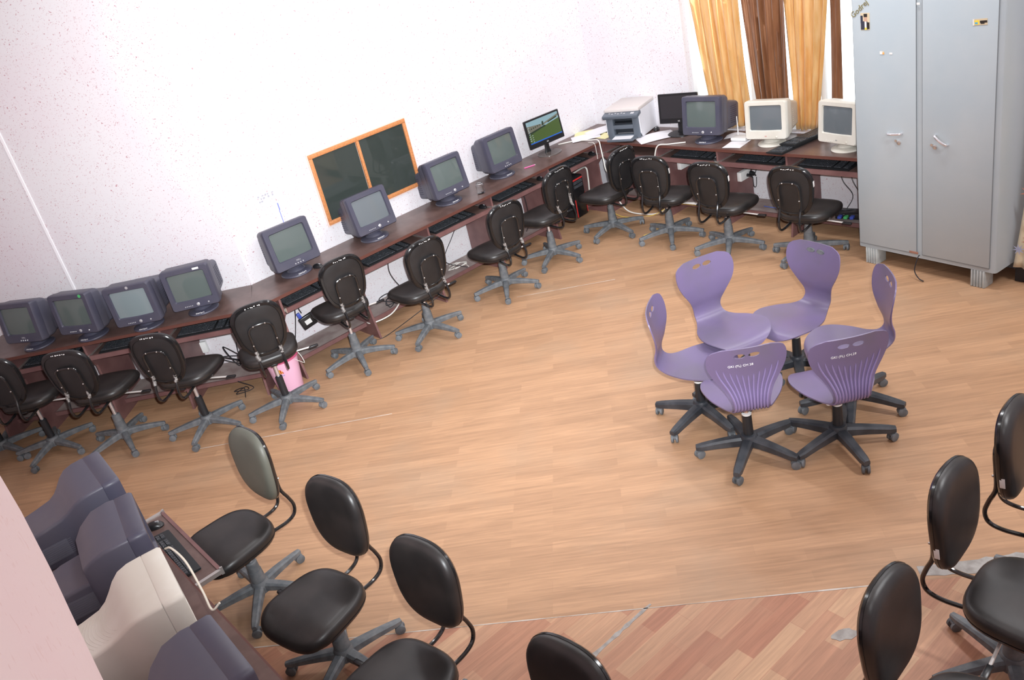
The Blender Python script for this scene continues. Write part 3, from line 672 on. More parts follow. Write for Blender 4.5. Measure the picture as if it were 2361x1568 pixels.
# ------------------------------------------------------------------ monitors
def yz(poly, x, cz=0.0): return [Vector((x, a, b+cz)) for a, b in poly]
def crt(kind, label, x, y, yaw, tilt=8, screen=None, z=.75, group='tube monitors on the desks', logo=None, marks=(), sc=1.0):
    """local +x is the way the screen faces; origin under the swivel base"""
    cream = kind in ('lg', 'lgrear'); body, top, scr = (CREAM, CREAM, SCREENG) if cream else (CRTD, CRTTOP, screen or SCREEN)
    t = thing('crt_monitor', label, 'monitor', (x, y, z), R(yaw), group)
    W, H = .385, .340; zb = .068
    t.scale = (sc, sc, sc)
    T = Matrix.Translation((0, 0, .05)) @ Matrix.Rotation(R(-tilt), 4, 'Y') @ Matrix.Translation((0, 0, -.05))
    # swivel base
    mb = MB(); mb.lathe([(.122, 0), (.126, .006), (.122, .014), (.105, .022), (.075, .030), (.065, .045), (.050, .060)], 28)
    base = mb.build('swivel_base', body, t)
    if not cream and kind != 'rear':
        tm = text_mb('GKI(FL)', .022, .0004); tm.v = [Vector((.113-.35*v.x*v.x*2.6+v.y*.55, v.x+.0, .0155+.005+v.z-v.y*.35)) for v in tm.v]
        tm.build('lettering', WHITEINK, base, smooth=0)
    n = 6; xf = .125
    so, sw, sh_ = .022, (.305 if kind != 'dell' else .300), (.232 if not cream else .228)
    outer = lambda w, h, r_=.022: rrect(w, h, r_, n)
    cz = zb+H/2; sz = zb+H-.040-sh_/2 if not cream else zb+H-.036-sh_/2
    # bezel: front ring, recess and thick rim behind it
    mb = MB(); so_ = rrect(sw, sh_, .014, n)
    mb.loft([yz(outer(W-.006, H-.006, .02), xf-.075, cz), yz(outer(W, H), xf-.070, cz), yz(outer(W, H), xf-.010, cz), yz(outer(W-.012, H-.012, .018), xf, cz), yz(so_, xf, sz), yz(rrect(sw-.014, sh_-.014, .012, n), xf-.014, sz)], False, False)
    bz = mb.xf(T).build('bezel', body, t)
    # bulged tube face
    mb = MB(); gw, gh = sw-.010, sh_-.010; NX, NY = 12, 9; vs_ = [Vector((xf-.0175+.011*(1-(a*a*.62+b*b*.38)), a*gw/2, sz+b*gh/2)) for b in [-1+2*j/NY for j in range(NY+1)] for a in [-1+2*i/NX for i in range(NX+1)]]
    mb.add(vs_, [(j*(NX+1)+i, j*(NX+1)+i+1, (j+1)*(NX+1)+i+1, (j+1)*(NX+1)+i) for j in range(NY) for i in range(NX)])
    mb.xf(T).build('screen', scr, t)
    # housing
    mb = MB()
    if kind == 'rear2':
        secs = [(.05, .382, .334, 0), (.02, .388, .338, 0), (-.05, .372, .325, 0), (-.11, .325, .285, -.012), (-.145, .270, .235, -.02), (-.148, .262, .165, -.052), (-.24, .255, .155, -.055), (-.295, .235, .140, -.06), (-.30, .20, .115, -.06)]
    elif kind in ('rear', 'lgrear'):
        secs = [(.05, .382, .335, 0), (-.005, .378, .332, 0), (-.045, .362, .320, -.002), (-.075, .330, .296, -.008), (-.10, .292, .266, -.016), (-.125, .262, .240, -.024), (-.155, .246, .222, -.030), (-.22, .238, .208, -.034), (-.29, .230, .196, -.037), (-.312, .216, .184, -.038), (-.318, .19, .16, -.038)]
    else:
        secs = [(.05, .378, .332, 0), (-.02, .368, .322, 0), (-.06, .340, .300, -.004), (-.075, .322, .282, -.008), (-.09, .312, .270, -.010), (-.20, .290, .245, -.016), (-.27, .270, .222, -.022), (-.285, .235, .19, -.024)]
    if kind == 'knob': secs = [(.05, .380, .334, 0), (-.01, .374, .328, 0), (-.045, .350, .308, -.003), (-.052, .318, .262, -.022), (-.20, .300, .240, -.030), (-.285, .284, .222, -.034), (-.298, .255, .195, -.034)]
    mb.loft([yz(rrect(w, h, .014 if 'rear' in kind else .03, n), xx, cz+dz) for xx, w, h, dz in secs], False, True)
    hs = mb.xf(T).build('rear_housing', top, t)
    if kind == 'lgrear':        # fine curved ribs over the back
        for i in range(12):
            xx = -.115-i*.0135; ww = .235-.002*i; v = MB()
            v.tube([Vector((xx-.030*math.sin(math.pi*k/10), -ww*.40+ww*.80*k/10, cz+.5*lerp_table([(r[0]*-1, r[2]) for r in secs], -xx+.030*math.sin(math.pi*k/10))[0]+lerp_table([(r[0]*-1, r[3]) for r in secs], -xx+.030*math.sin(math.pi*k/10))[0]-.0003)) for k in range(11)], .0016, 5)
            v.xf(T).build('vent', CREAM, hs)
    else:
        for sd in (-1, 1):
            v = MB()
            if kind in ('rear', 'rear2'):
                yy = .1285 if kind == 'rear2' else .1195
                v.box((-.215, sd*yy, cz-.055), (.13, .005, .085))
                for i in range(8): v.box((-.215, sd*(yy+.002), cz-.09+i*.010), (.12, .004, .003))
            else:
                hy, an = (.1512, 3.5) if kind == 'knob' else (.1458, 6.6)
                for i in range(9): v.box((-.18, sd*hy, cz-.10+i*.018), (.11, .003, .006), 0, Matrix.Rotation(sd*R(an), 3, 'Z'))
            v.xf(T).build('vent_grille', VENTM if kind.startswith('rear') else (CREAM if cream else CRTV), hs, smooth=0)
    mb = MB(); mb.box((.0, 0, .068), (.12, .16, .03)); mb.xf(T).build('tilt_neck', body, t, smooth=0)
    # controls
    def btn(yy, zz, r_, m=SILVER, nm='button'):
        MB().lathe([(r_, 0), (r_, .003), (r_*.7, .005)], 14, (xf-.0005, yy, zz), M=Matrix.Rotation(R(90), 3, 'Y')).xf(T).build(nm, m, bz)
    if kind == 'dell':
        for i in range(4): btn(-.03+i*.022, zb+.022, .0055)
        tm = text_mb('DELL', .017); tm.xf(T @ on_face(xf+.0006, .004, zb+.044)).build('logo', SILVER, bz, smooth=0)
    elif kind == 'knob':
        for i in range(5): btn(-.085+i*.014, zb+.026, .0042)
        btn(.02, zb+.030, .013, nm='knob'); btn(.105, zb+.030, .0065)
    elif kind == 'lg':
        tm = text_mb('LG', .014); tm.xf(T @ on_face(xf+.0006, .0, zb+.030)).build('logo', REDM if marks == () else PRTG, bz, smooth=0)
        btn(.10, zb+.022, .010, CREAM)
        for i in range(4): btn(-.10+i*.02, zb+.018, .004, CREAM)
    for mk in marks:
        if mk == 'green': MB().lathe([(.014, 0), (.014, .0012)], 14, (xf, .135, zb+H-.022), M=Matrix.Rotation(R(90), 3, 'Y')).xf(T).build('sticker', GREENP, bz)
        if mk == 'white': MB().box((xf+.0006, .10, zb+H-.022), (.0012, .05, .016)).xf(T).build('sticker', WHITEP, bz, smooth=0)
        if mk == 'oval': MB().lathe([(.012, 0), (.012, .0012)], 14, (xf, .02, zb+H-.018), M=Matrix.Rotation(R(90), 3, 'Y')).xf(T).build('sticker', SILVER, bz)
    return t
def place_crt(kind, label, fx, fy, yaw, tilt, **kw):
    "given the lower front edge centre of the bezel"
    a = R(yaw); return crt(kind, label, fx-.125*math.cos(a), fy-.125*math.sin(a), yaw, tilt, **kw)
place_crt('dell', 'dark tube monitor at the far left end, cut by the frame edge', -1.25, -5.26, -56, 8, sc=.95)
place_crt('knob', 'dark tube monitor with a round green sticker on its upper corner', -.91, -4.93, -56, 5, sc=.95, marks=('green',))
place_crt('knob', 'dark tube monitor with a pale bluish screen and an oval badge at the top', -.56, -4.575, -43, 0, sc=.95, screen=SCREENL, marks=('oval',))
place_crt('knob', 'dark tube monitor with a torn white sticker at its upper corner', -.345, -4.19, -36, 2, sc=.96, marks=('white',))
place_crt('dell', 'dark tube monitor below the blue line on the wall', -.186, -3.348, -3, 9, sc=1.03)
place_crt('knob', 'dark tube monitor overlapping the lower middle of the dark window', -.14, -2.591, -2, 11, screen=SCREENG)
place_crt('knob', 'dark tube monitor at the lower corner of the dark window', -.159, -1.743, -1, 10)
place_crt('dell', 'dark tube monitor between the glass jar and the lit flat screen', -.19, -1.05, 0, 9)
place_crt('knob', 'dark tube monitor in front of the black flat screen, back wall desk', 1.185, .07, -84, 8)
place_crt('lg', 'cream tube monitor in the middle of the back desk before the brown curtain', 1.837, .09, -80, 4, sc=.94)
place_crt('lg', 'cream tube monitor half hidden by the grey cupboard', 2.486, .07, -101, 5, sc=.96, marks=('grey',))
place_crt('rear', 'dark tube monitor seen from behind, farthest on the near desk', 2.05, -5.535, 87, 0)
place_crt('rear2', 'dark tube monitor with a stepped rear seen from behind, next to the cream one', 2.59, -5.58, 80, 0)
place_crt('lgrear', 'cream tube monitor seen from behind with ribbed top on the near desk', 3.11, -5.64, 82, 0)
place_crt('rear2', 'dark tube monitor seen from behind, cut by the bottom frame edge', 3.66, -5.65, 88, 0)

def lcd(label, x, y, yaw, tilt, w, h, lit):
    t = thing('flat_monitor', label, 'monitor', (x, y, .75), R(yaw), 'flat screen monitors'); zb = .105
    T = Matrix.Translation((0, 0, .10)) @ Matrix.Rotation(R(-tilt), 4, 'Y') @ Matrix.Translation((0, 0, -.10))
    mb = MB(); mb.loft([[Vector((.115*math.cos(2*math.pi*j/32)*s, .125*math.sin(2*math.pi*j/32)*s, z)) for j in range(32)] for s, z in ((1, 0), (1.0, .008), (.95, .013), (.2, .016))]); mb.build('stand_base', SMOKE if lit else BLKP, t)
    mb = MB(); mb.loft([[Vector((-.02+a, b, z)) for a, b in rrect(.028, w_, .01, 4)] for w_, z in ((.075, .012), (.05, .05), (.046, .15))]); mb.build('stand_neck', BLKP, t)
    mb = MB(); cz = zb+h/2; n = 4
    mb.loft([yz(rrect(w*.7, h*.7, .03, n), -.032, cz), yz(rrect(w-.02, h-.02, .012, n), -.015, cz), yz(rrect(w, h, .008, n), -.008, cz), yz(rrect(w, h, .008, n), .008, cz), yz(rrect(w-.006, h-.006, .006, n), .012, cz), yz(rrect(w-.034, h-.062, .002, n), .012, cz+.014), yz(rrect(w-.036, h-.064, .002, n), .009, cz+.014)], True, False)
    bz = mb.xf(T).build('bezel', BLKP, t)
    sw, s_h, sc = w-.035, h-.063, cz+.014
    if lit:
        mb = MB(); q = lambda y0, y1, z0, z1, d, mi: mb.add([T @ Vector((.0092+d, a*sw/2, sc+b*s_h/2)) for a, b in ((y0, z0), (y1, z0), (y1, z1), (y0, z1))], [(0, 1, 2, 3)], mi)
        poly = lambda pts, d, mi: mb.add([T @ Vector((.0092+d, a*sw/2, sc+b*s_h/2)) for a, b in pts], [tuple(range(len(pts)))], mi)
        q(-1, 1, -1, 1, 0, 0)
        poly([(-1, -.90), (1, -.90), (1, .42), (.2, .22), (-.2, .05), (-1, -.1)], .0001, 3)
        poly([(-1, -.12), (-.15, .12), (-.1, .45), (-.35, .50), (-1, .62)], .0002, 1)
        poly([(-.15, .25), (1, .62), (1, .80), (.5, .62), (-.1, .40)], .0002, 1)
        poly([(-1, -.2), (-.2, .05), (.15, .12), (.1, .26), (-.3, .16), (-1, .0)], .0003, 2)
        poly([(-.05, .25), (.02, .25), (.05, .62), (-.03, .66), (-.07, .5)], .0003, 2); poly([(.3, .34), (.9, .52), (.9, .64), (.3, .44)], .0003, 2)
        for i in range(6): poly([(-.9+i*.13, .22+i*.03), (-.84+i*.13, .23+i*.03), (-.84+i*.13, .36+i*.02), (-.9+i*.13, .36+i*.02)], .0004, 2)
        q(-1, 1, -1, -.90, .0003, 4)
        for i in range(9):
            q(-.95, -.88, .80-i*.19, .88-i*.19, .0005, 5)
        for i in range(4): q(-.80, -.74, .28-i*.19-.57, .34-i*.19-.57, .0005, 5)
        mb.build('screen', [SKYM, BLDM, DRKM, LAWN, TASK, ICON], t, smooth=0)
    else:
        MB().box((.0092, 0, sc), (.001, sw, s_h)).xf(T).build('screen', LCDOFF, t, smooth=0)
    tm = text_mb('LG', .017); tm.xf(T @ on_face(.0126, 0, zb+.022)).build('logo', WHITEP, bz, smooth=0)
    return t
lcd('lit flat monitor showing a lawn and building, near the room corner', -.305, -.418, -4, 7, .44, .278, True)
lcd('switched-off black flat monitor behind the dark tube monitor, beside the printer', .745, .33, -76, 6, .40, .275, False)

# ------------------------------------------------------------------ keyboards, mice, small things on the desks
def keyboard_mesh():
    mb = MB()
    a = [(-.075, .0), (.085, .0), (.092, .006), (.085, .010), (-.07, .022), (-.078, .018)]
    mb.loft([[Vector((x, y, z)) for x, z in a] for y in (-.228, -.224, .224, .228)])
    k = MB(); ys = []; xs_ = []      # key field: one connected relief
    for c_ in range(21):
        y = -.212+c_*.0205; ys += [(y-.0098, None), (y-.0082, c_), (y+.0082, c_), (y+.0098, None)]
    for r_ in range(6):
        x = -.060+r_*.0215-(.004 if r_ == 0 else 0); xs_ += [(x-.0098, None), (x-.0082, r_), (x+.0082, r_), (x+.0098, None)]
    def hgt(i, j):
        x, r_ = xs_[i]; y, c_ = ys[j]; base = .0205-(x+.06)*.085
        bar = r_ == 5 and -.155 < y < -.0
        on = bar or (r_ is not None and c_ is not None and c_ not in (14, 18))
        return base+(.0068 if on else 0)
    k.add([(xs_[i][0], ys[j][0], hgt(i, j)) for i in range(len(xs_)) for j in range(len(ys))], [(i*len(ys)+j, i*len(ys)+j+1, (i+1)*len(ys)+j+1, (i+1)*len(ys)+j) for i in range(len(xs_)-1) for j in range(len(ys)-1)])
    return mb, k
KB, KK = keyboard_mesh(); KBM = KB.mesh('body', mat('keyboard_shell', (.016, .017, .019), .55, spec=.3)); KKM = KK.mesh('keys', KEYP, 0)
def keyboard(label, x, y, yaw, z=.626, tilt=0):
    t = thing('keyboard', label, 'keyboard', (x, y, z), R(yaw), 'black keyboards')
    if tilt: t.rotation_euler = (0, R(tilt), R(yaw))
    for nm, me in (('body', KBM), ('key_pattern', KKM)):
        o = bpy.data.objects.new(nm, me); C.objects.link(o); o.parent = t
    return t
aY = -42
def along(s, q, z=0): p = A0+DA*s-NA*q; return p.x, p.y
for lab, (x, y), yaw in (
    ('black keyboard in the tray below the far left cut-off monitor', along(1.72, .10), aY), ('black keyboard in the tray below the green-stickered monitor', along(1.07, .10), aY), ('black keyboard in the tray below the monitor with the torn white sticker', along(.43, .10), aY),
    ('black keyboard in the tray below the monitor by the blue wall line', (-.11, -3.40), 0), ('black keyboard in the tray below the monitor in the middle of the window', (-.11, -2.62), 0), ('black keyboard in the tray below the monitor at the window corner', (-.11, -1.90), 0),
    ('black keyboard in the tray between the jar monitor and the pink pen', (-.12, -1.13), 0), ('black keyboard in the tray below the lit flat monitor', (-.11, -.40), 0), ('black keyboard in the tray below the dark monitor on the back desk', (1.07, .12), -90),
    ('black keyboard in the tray below the cream monitor in the middle', (1.78, .13), -90), ('black keyboard in the tray beside the grey cupboard', (2.38, .12), -90), ('black keyboard on the pulled-out tray of the near desk', (2.20, -5.515), 88)):
    keyboard(lab, x, y, yaw)
keyboard('black keyboard lying slanted on the back desk, lower of two', 2.03, .19, 172, .75)
keyboard('black keyboard lying slanted on top of another keyboard', 2.085, .32, 168, .778, 0)
def mouse(label, x, y, yaw, z=.626):
    t = thing('computer_mouse', label, 'mouse', (x, y, z), R(yaw), 'computer mice')
    MB().lathe([(.001, .034), (.5, .030), (.8, .022), (1.0, .008), (.95, 0)], 18).xf(Matrix.Diagonal((.052, .030, 1, 1))).build('body', BLKP, t)
    MB().rbox((.022, 0, .030), (.020, .006, .012), .003).build('scroll_wheel', SILVER, t); return t
mouse('black mouse on the desk top beside the monitor below the blue wall line', -.13, -3.04, -30, .75)
mouse('black mouse lying against the base of the monitor below the blue wall line', -.205, -3.20, 20, .75)
mouse('black mouse in the tray below the monitor at the window corner', -.10, -1.52, 0)
mouse('black and silver mouse in the tray in front of the pink pen', -.10, -.78, -10)
mouse('black mouse in the tray at the room corner', -.09, -.06, -10)
mouse('black and silver mouse at the end of a tray on the back desk', 1.34, .07, -90)
mouse('black mouse on the desk behind the printer', .39, .40, -60, .75)
mouse('dark mouse on the pulled-out tray of the near desk', 1.875, -5.455, 60)
t = thing('glass_jar', 'small clear glass jar on the desk between two dark monitors', 'jar', (-.13, -1.475, .75))
MB().lathe([(.036, 0), (.038, .004), (.038, .075), (.030, .085), (.030, .095), (.026, .095), (.026, .084), (.034, .073), (.034, .008), (.001, .007)], 24).build('body', GLASS, t)
MB().lathe([(.031, .086), (.032, .090), (.031, .094), (.030, .090)], 24, cap0=False, cap1=False).build('rim', SILVER, t)
t = thing('pen', 'pink pen lying on the desk beside a dark monitor', 'pen', (-.20, -.79, .755), R(70)); MB().cyl((-.06, 0, 0), (.05, 0, 0), .005, n=10).build('barrel', mat('pink_pen', (.80, .15, .38), .4), t); MB().cyl((.05, 0, 0), (.062, 0, 0), .005, .001, 10).build('tip', WHITEP, t)
# printer
t = thing('printer', 'white and slate grey multifunction printer in the room corner', 'printer', (.195, .27, .75), R(-73), None); wdt, dep, hgt = .365, .40, .27
mb = MB(); pl = [(-.22, 0.015), (.15, .015), (.185, .06), (.19, .235), (.165, .27), (-.22, .27)]
for s0, s1, mi in ((-wdt/2, -wdt/2+.02, 0), (wdt/2-.02, wdt/2, 0)): mb.loft([[Vector((x, s, z)) for x, z in pl] for s in (s0, s1)], mi=mi)
mb.box((-.20, 0, .14), (.04, wdt-.04, .25), 0); mb.box((0, 0, .255), (.38, wdt-.04, .02), 0)
mb.box((-.02, 0, .02), (.36, wdt-.04, .012), 0)
mb.build('body', PRTW, t, smooth=0)
mb = MB()
for z0, z1 in ((.018, .05), (.105, .145), (.215, .235)): mb.rbox((.165, 0, (z0+z1)/2), (.06, wdt-.02, z1-z0), .006)
for s in (-1, 1): mb.rbox((.168, s*(wdt/2-.045), .125), (.06, .07, .22), .008)
mb.build('front_panel', PRTG, t)
mb = MB(); mb.box((.08, 0, .13), (.01, .30, .20)); mb.box((.125, 0, .155), (.09, .24, .006)); mb.build('paper_slot', PRTK, t, smooth=0)
mb = MB(); mb.rbox((.195, 0, .245), (.10, wdt+.012, .040), .012, M=Matrix.Rotation(R(14), 3, 'Y')); cp = mb.build('control_panel', PRTG, t)
mb = MB(); M14 = Matrix.Translation((.195, 0, .245)) @ Matrix.Rotation(R(14), 4, 'Y')
for i in range(6): mb.box((.0+.01*(i % 2), -.12+i*.032, .0205), (.012, .018, .002))
mb.box((.01, .125, .0205), (.03, .035, .002)); mb.xf(M14).build('button', SILVER, cp, smooth=0)
mb = MB(); mb.rbox((-.02, 0, .286), (.41, wdt, .034), .008); mb.build('scanner_lid', PRTT, t)
mb = MB(); mb.rbox((.245, 0, .022), (.13, .27, .014), .004); mb.rbox((.305, 0, .028), (.012, .27, .022), .004); tr = mb.build('paper_tray', PRTG, t)
MB().box((.21, 0, .034), (.19, .20, .006), 0, Matrix.Rotation(R(6), 3, 'Y')).build('paper_stack', PAPER, tr, smooth=0)
# loose sheets
def sheet(name, label, cat, x, y, yaw, w, l, m, z=.7515, curl=.006, grp=None):
    t = MB(); n = 8; vs = []; fs = []
    top = [[Vector((-l/2+l*i/n, -w/2+w*j/n, curl*math.sin(3.1*i/n)*(.4+.6*j/n))) for j in range(n+1)] for i in range(n+1)]
    for i in range(n):
        for j in range(n):
            t.add([top[i][j], top[i+1][j], top[i+1][j+1], top[i][j+1]], [(0, 1, 2, 3)])
            t.add([p-Vector((0, 0, .0008)) for p in (top[i][j], top[i][j+1], top[i+1][j+1], top[i+1][j])], [(0, 1, 2, 3)])
    o = t.build(name, m); o.location = (x, y, z); o.rotation_euler = (0, 0, R(yaw)); return tag(o, label, cat, grp)
sheet('paper_sheet', 'yellow paper sheet under the white ones left of the printer', 'paper', -.33, .20, 40, .23, .33, PAPERY, .752, grp='loose papers by the printer')
sheet('paper_sheet', 'white paper sheet lying topmost against the corner wall', 'paper', -.25, .29, 75, .22, .30, PAPER, .757, grp='loose papers by the printer')
sheet('paper_sheet', 'white paper sheet reaching the desk front left of the printer', 'paper', -.27, .07, 50, .21, .29, PAPER, .7545, .004, grp='loose papers by the printer')
sheet('paper_sheet', 'yellow paper sheet tucked under the front of the printer', 'paper', -.06, .19, 85, .15, .24, PAPERY, .7515, .004, grp='loose papers by the printer')
o = sheet('paper_sheet', 'large white paper with a clip between printer and black flat monitor', 'paper', .55, .20, 55, .25, .36, PAPER, .7525, .012, grp='loose papers by the printer')
sheet('paper_sheet', 'small pale paper behind the dark tube monitor on the back desk', 'paper', 1.36, .33, 20, .12, .18, PAPER, .752, .02)
sheet('paper_sheet', 'white paper lying under the white router', 'paper', 1.50, .15, 8, .22, .17, PAPER, .7515, .003)
t = thing('wireless_router', 'small white router with one upright antenna on the back desk', 'router', (1.475, .25, .755), R(-85))
MB().rbox((0, 0, .016), (.10, .15, .028), .008).build('body', WHITEP, t); MB().tube([(-.05, -.055, .02), (-.055, -.055, .05), (-.06, -.058, .19)], [.005, .006, .004], 8).build('antenna', WHITEP, t)

# ------------------------------------------------------------------ below the desks
t = thing('computer_tower', 'black computer tower with red trim under the left desk corner', 'computer', (-.22, -.42, .118), R(5))
MB().rbox((0, 0, .205), (.40, .175, .41), .008).build('case', BLKP, t)
mb = MB(); mb.rbox((.207, 0, .205), (.02, .165, .405), .006); fp = mb.build('front_panel', BLKTRIM, t)
mb = MB(); mb.box((.218, .079, .12), (.004, .005, .20)); mb.box((.218, 0, .385), (.004, .15, .014)); mb.box((.218, -.076, .10), (.004, .010, .18)); mb.build('red_trim', REDM, fp, smooth=0)
mb = MB(); mb.box((.219, 0, .355), (.004, .13, .03)); mb.box((.219, 0, .315), (.004, .13, .03)); mb.build('drive_bay', KEYP, fp, smooth=0)
MB().ball((.219, .01, .17), (.004, .022, .022), 12, 6).build('badge', SILVER, fp)
t = thing('bucket', 'pink plastic bucket on the floor below the left desk', 'bucket', (-.03, -3.83, 0))
MB().lathe([(.098, 0), (.100, .006), (.130, .285), (.136, .290), (.132, .292), (.126, .288), (.097, .010), (.001, .010)], 32).build('body', PINKB, t)
MB().lathe([(.131, .272), (.140, .276), (.140, .292), (.131, .293)], 32, cap0=False, cap1=False).build('rim', PINKR, t)
bst = MB(); 
for k in range(12):
    a0 = R(-42-14+k*28/12); a1 = R(-42-14+(k+1)*28/12); f = lambda a, z, rr: Vector((math.cos(a)*rr, math.sin(a)*rr, z))
    hh = .035*math.sin(math.pi*(k+.5)/12)+.004
    bst.add([f(a0, .19, .1222), f(a1, .19, .1222), f(a1, .19+hh, .1222+hh*.11), f(a0, .19+hh, .1222+hh*.11)], [(0, 1, 2, 3)], 0 if k % 3 else 1)
    if k % 2: bst.add([f(a0, .165, .1196), f(a1, .165, .1196), f(a1, .177, .1208), f(a0, .177, .1208)], [(0, 1, 2, 3)], 2)
bst.build('sticker', [REDM, YEL, CBLUE], t, smooth=0)
MB().tube(spline([(.0, .136, .275), (.03, .152, .22), (.06, .150, .17), (.10, .125, .19), (.125, .06, .26)], 6), .003, 6).build('handle', CWHITE, t)
# hanging adapter box
t = thing('adapter_box', 'black adapter box with a white label hanging below the desk', 'adapter', (-.30, -3.40, .33), R(-15))
MB().rbox((0, 0, 0), (.035, .13, .11), .01, M=Matrix.Rotation(R(14), 3, 'X')).build('case', BLKP, t); MB().box((.019, 0, 0), (.002, .055, .04), 0, Matrix.Rotation(R(14), 3, 'X')).build('label_patch', WHITEP, t, smooth=0)
MB().rbox((0, -.055, .07), (.022, .03, .05), .004, M=Matrix.Rotation(R(14), 3, 'X')).build('plug', BLUEP, t)
def socket(label, x, y, z, plugs):
    "box screwed to the side of a desk panel, facing +x"
    t = thing('socket_box', label, 'socket', (x, y, z), R(90), 'white power socket boxes'); MB().rbox((0, 0, 0), (.15, .045, .085), .006).build('case', WHITEP, t)
    for px, r_ in plugs:
        mb = MB(); mb.cyl((px, -.02, -.01), (px, -.06, -.012), r_, r_*.7, 12); mb.cyl((px, -.06, -.012), (px, -.08, -.03), .008, .005, 8); mb.build('plug', BLKP, t)
    return t
socket('white power socket box with one plug under the back desk', .7245, .34, .455, [(.06, .02)])
socket('white power socket box with two black plugs under the back desk', 1.416, .325, .40, [(.02, .016), (.07, .026)])
t = thing('socket_box', 'white power board low on the angled wall at the far left', 'socket', (0, 0, 0)); p = wallA(.66, .30, .02)
t.location = p; t.rotation_euler = (0, 0, math.atan2(DA.y, DA.x)); MB().rbox((0, 0, 0), (.22, .04, .10), .008).build('case', WHITEP, t); MB().rbox((-.02, .035, 0), (.045, .045, .045), .006).build('plug', BLKP, t)
t = thing('network_switch', 'small dark network box with tangled leads under the back desk', 'network box', (2.45, .30, .118), R(10)); MB().rbox((0, 0, .03), (.20, .13, .05), .006).build('case', BLKP, t)
for k, m in ((-.05, BLUEP), (0, GREENP), (.05, BLUEP)): MB().rbox((k, -.085, .035), (.03, .05, .022), .004).build('plug', m, t)

def cable(label, pts, r_, m, grp=None, n=7, name='cable'):
    return tag(MB().tube(spline(pts, n), r_, 6).build(name, m), label, 'cable', grp)
G1 = 'cables under the desks'
cable('white cable arching from the papers over the front edge at the room corner', [(-.42, -.18, .756), (-.30, -.06, .757), (-.12, -.02, .762), (-.01, -.02, .765), (.05, -.06, .70), (.10, -.10, .60), (.16, -.12, .46), (.2, .10, .25)], .006, CWHITE)
cable('thin white lead hanging over the desk edge at the room corner', [(-.10, -.07, .756), (-.005, -.085, .755), (.012, -.09, .66), (.012, -.09, .60)], .003, CWHITE)
cable('white cable drooping from under the dark monitor over the back desk edge', [(.98, .10, .757), (.85, .02, .758), (.75, -.012, .752), (.715, -.03, .68), (.70, -.03, .58), (.70, .05, .45)], .006, CWHITE)
cable('white cable bundle beside the black computer tower', [(-.40, -.15, .40), (-.20, -.14, .50), (-.10, -.16, .52), (-.12, -.14, .40), (-.15, -.12, .22), (-.2, .0, .13)], .008, CWHITE)
cable('white cable looping on the floor at the room corner', [(.05, .05, .13), (.20, .02, .03), (.38, .03, .01), (.55, .08, .02), (.68, .16, .10), (.95, .20, .125)], .007, CWHITE)
cable('yellow cable trailing on the floor under the corner chairs', [(.05, -.05, .02), (.25, -.08, .006), (.50, .04, .006), (.75, .10, .125), (1.0, .14, .125)], .004, CYEL)
cable('yellow lead on the floor beside the second corner chair', [(.68, -.10, .006), (.80, -.25, .006), (.76, -.40, .006)], .004, CYEL)
cable('curled white cable on the foot shelf below the window', [(-.3, -2.55, .13), (-.12, -2.62, .17), (-.05, -2.78, .14), (-.12, -2.95, .125), (-.3, -2.9, .125)], .006, CWHITE)
for i, (lab, pts) in enumerate((
    ('thin black lead hanging from a tray below the lit monitor wall end', [(-.2, -.95, .60), (-.15, -.97, .45), (-.2, -.94, .25), (-.3, -.92, .12)]),
    ('black lead hanging below the window corner monitor', [(-.2, -1.72, .60), (-.3, -1.80, .42), (-.28, -1.95, .25), (-.2, -1.78, .125)]),
    ('black lead hanging below the middle window monitor', [(-.2, -2.55, .60), (-.24, -2.56, .4), (-.2, -2.48, .2), (-.25, -2.35, .125)]),
    ('black lead looping down beside the adapter box', [(-.2, -3.50, .60), (-.22, -3.52, .45), (-.25, -3.60, .2), (-.3, -3.62, .125)]),
    ('black lead between the adapter box and the tray', [(-.25, -3.47, .58), (-.28, -3.45, .48), (-.3, -3.43, .42)]),
    ('black lead lying on the foot shelf below the window', [(-.1, -2.55, .122), (-.05, -2.4, .122), (-.02, -2.25, .10), (.0, -2.9, .006), (-.1, -3.0, .006)]),
    ('black lead crossing the wall below the far left tray', [tuple(along(.95, .45))+(.16,), tuple(along(.85, .42))+(.135,), tuple(along(.70, .40))+(.16,)]),
    ('black lead from the double socket under the back desk', [(1.49, .395, .37), (1.51, .36, .40), (1.55, .36, .48), (1.62, .40, .60)]),
    ('black lead looping under the double socket', [(1.495, .345, .37), (1.50, .345, .29), (1.50, .38, .28), (1.50, .395, .36)]),
    ('black lead hanging beside the grey cupboard', [(2.40, .40, .60), (2.44, .38, .42), (2.52, .36, .30), (2.55, .35, .18)]),
    ('second black lead hanging beside the grey cupboard', [(2.30, .40, .60), (2.34, .40, .40), (2.44, .38, .28), (2.40, .33, .16)]))):
    cable(lab, pts, .0035 if 'thick' not in lab else .006, CBLACK, G1)
def tangle(label, c, rad, zlo, zhi, m, r_, seed, n=13):
    random.seed(seed); pts = []
    for k in range(n):
        a = k*2.25+random.uniform(-.4, .4); q = rad*random.uniform(.45, 1.0)
        pts.append((c[0]+q*math.cos(a), c[1]+q*math.sin(a), random.uniform(zlo, zhi)))
    return cable(label, pts, r_, m, None, 8)
tangle('loose loops of black cable hanging above the foot shelf left of the pink bucket', (-.52, -4.02), .13, .13, .36, CBLACK, .0035, 4)
tangle('black cable loops spilling onto the floor left of the pink bucket', (-.33, -4.12), .11, .008, .10, CBLACK, .0035, 8, 8)
tangle('mixed black cable heap on the foot shelf below the dark window', (-.27, -2.62), .13, .125, .19, CBLACK, .004, 5, 10)
tangle('white and black cable heap on the foot shelf below the window corner', (-.27, -1.82), .13, .125, .17, CWHITE, .0035, 6, 9)
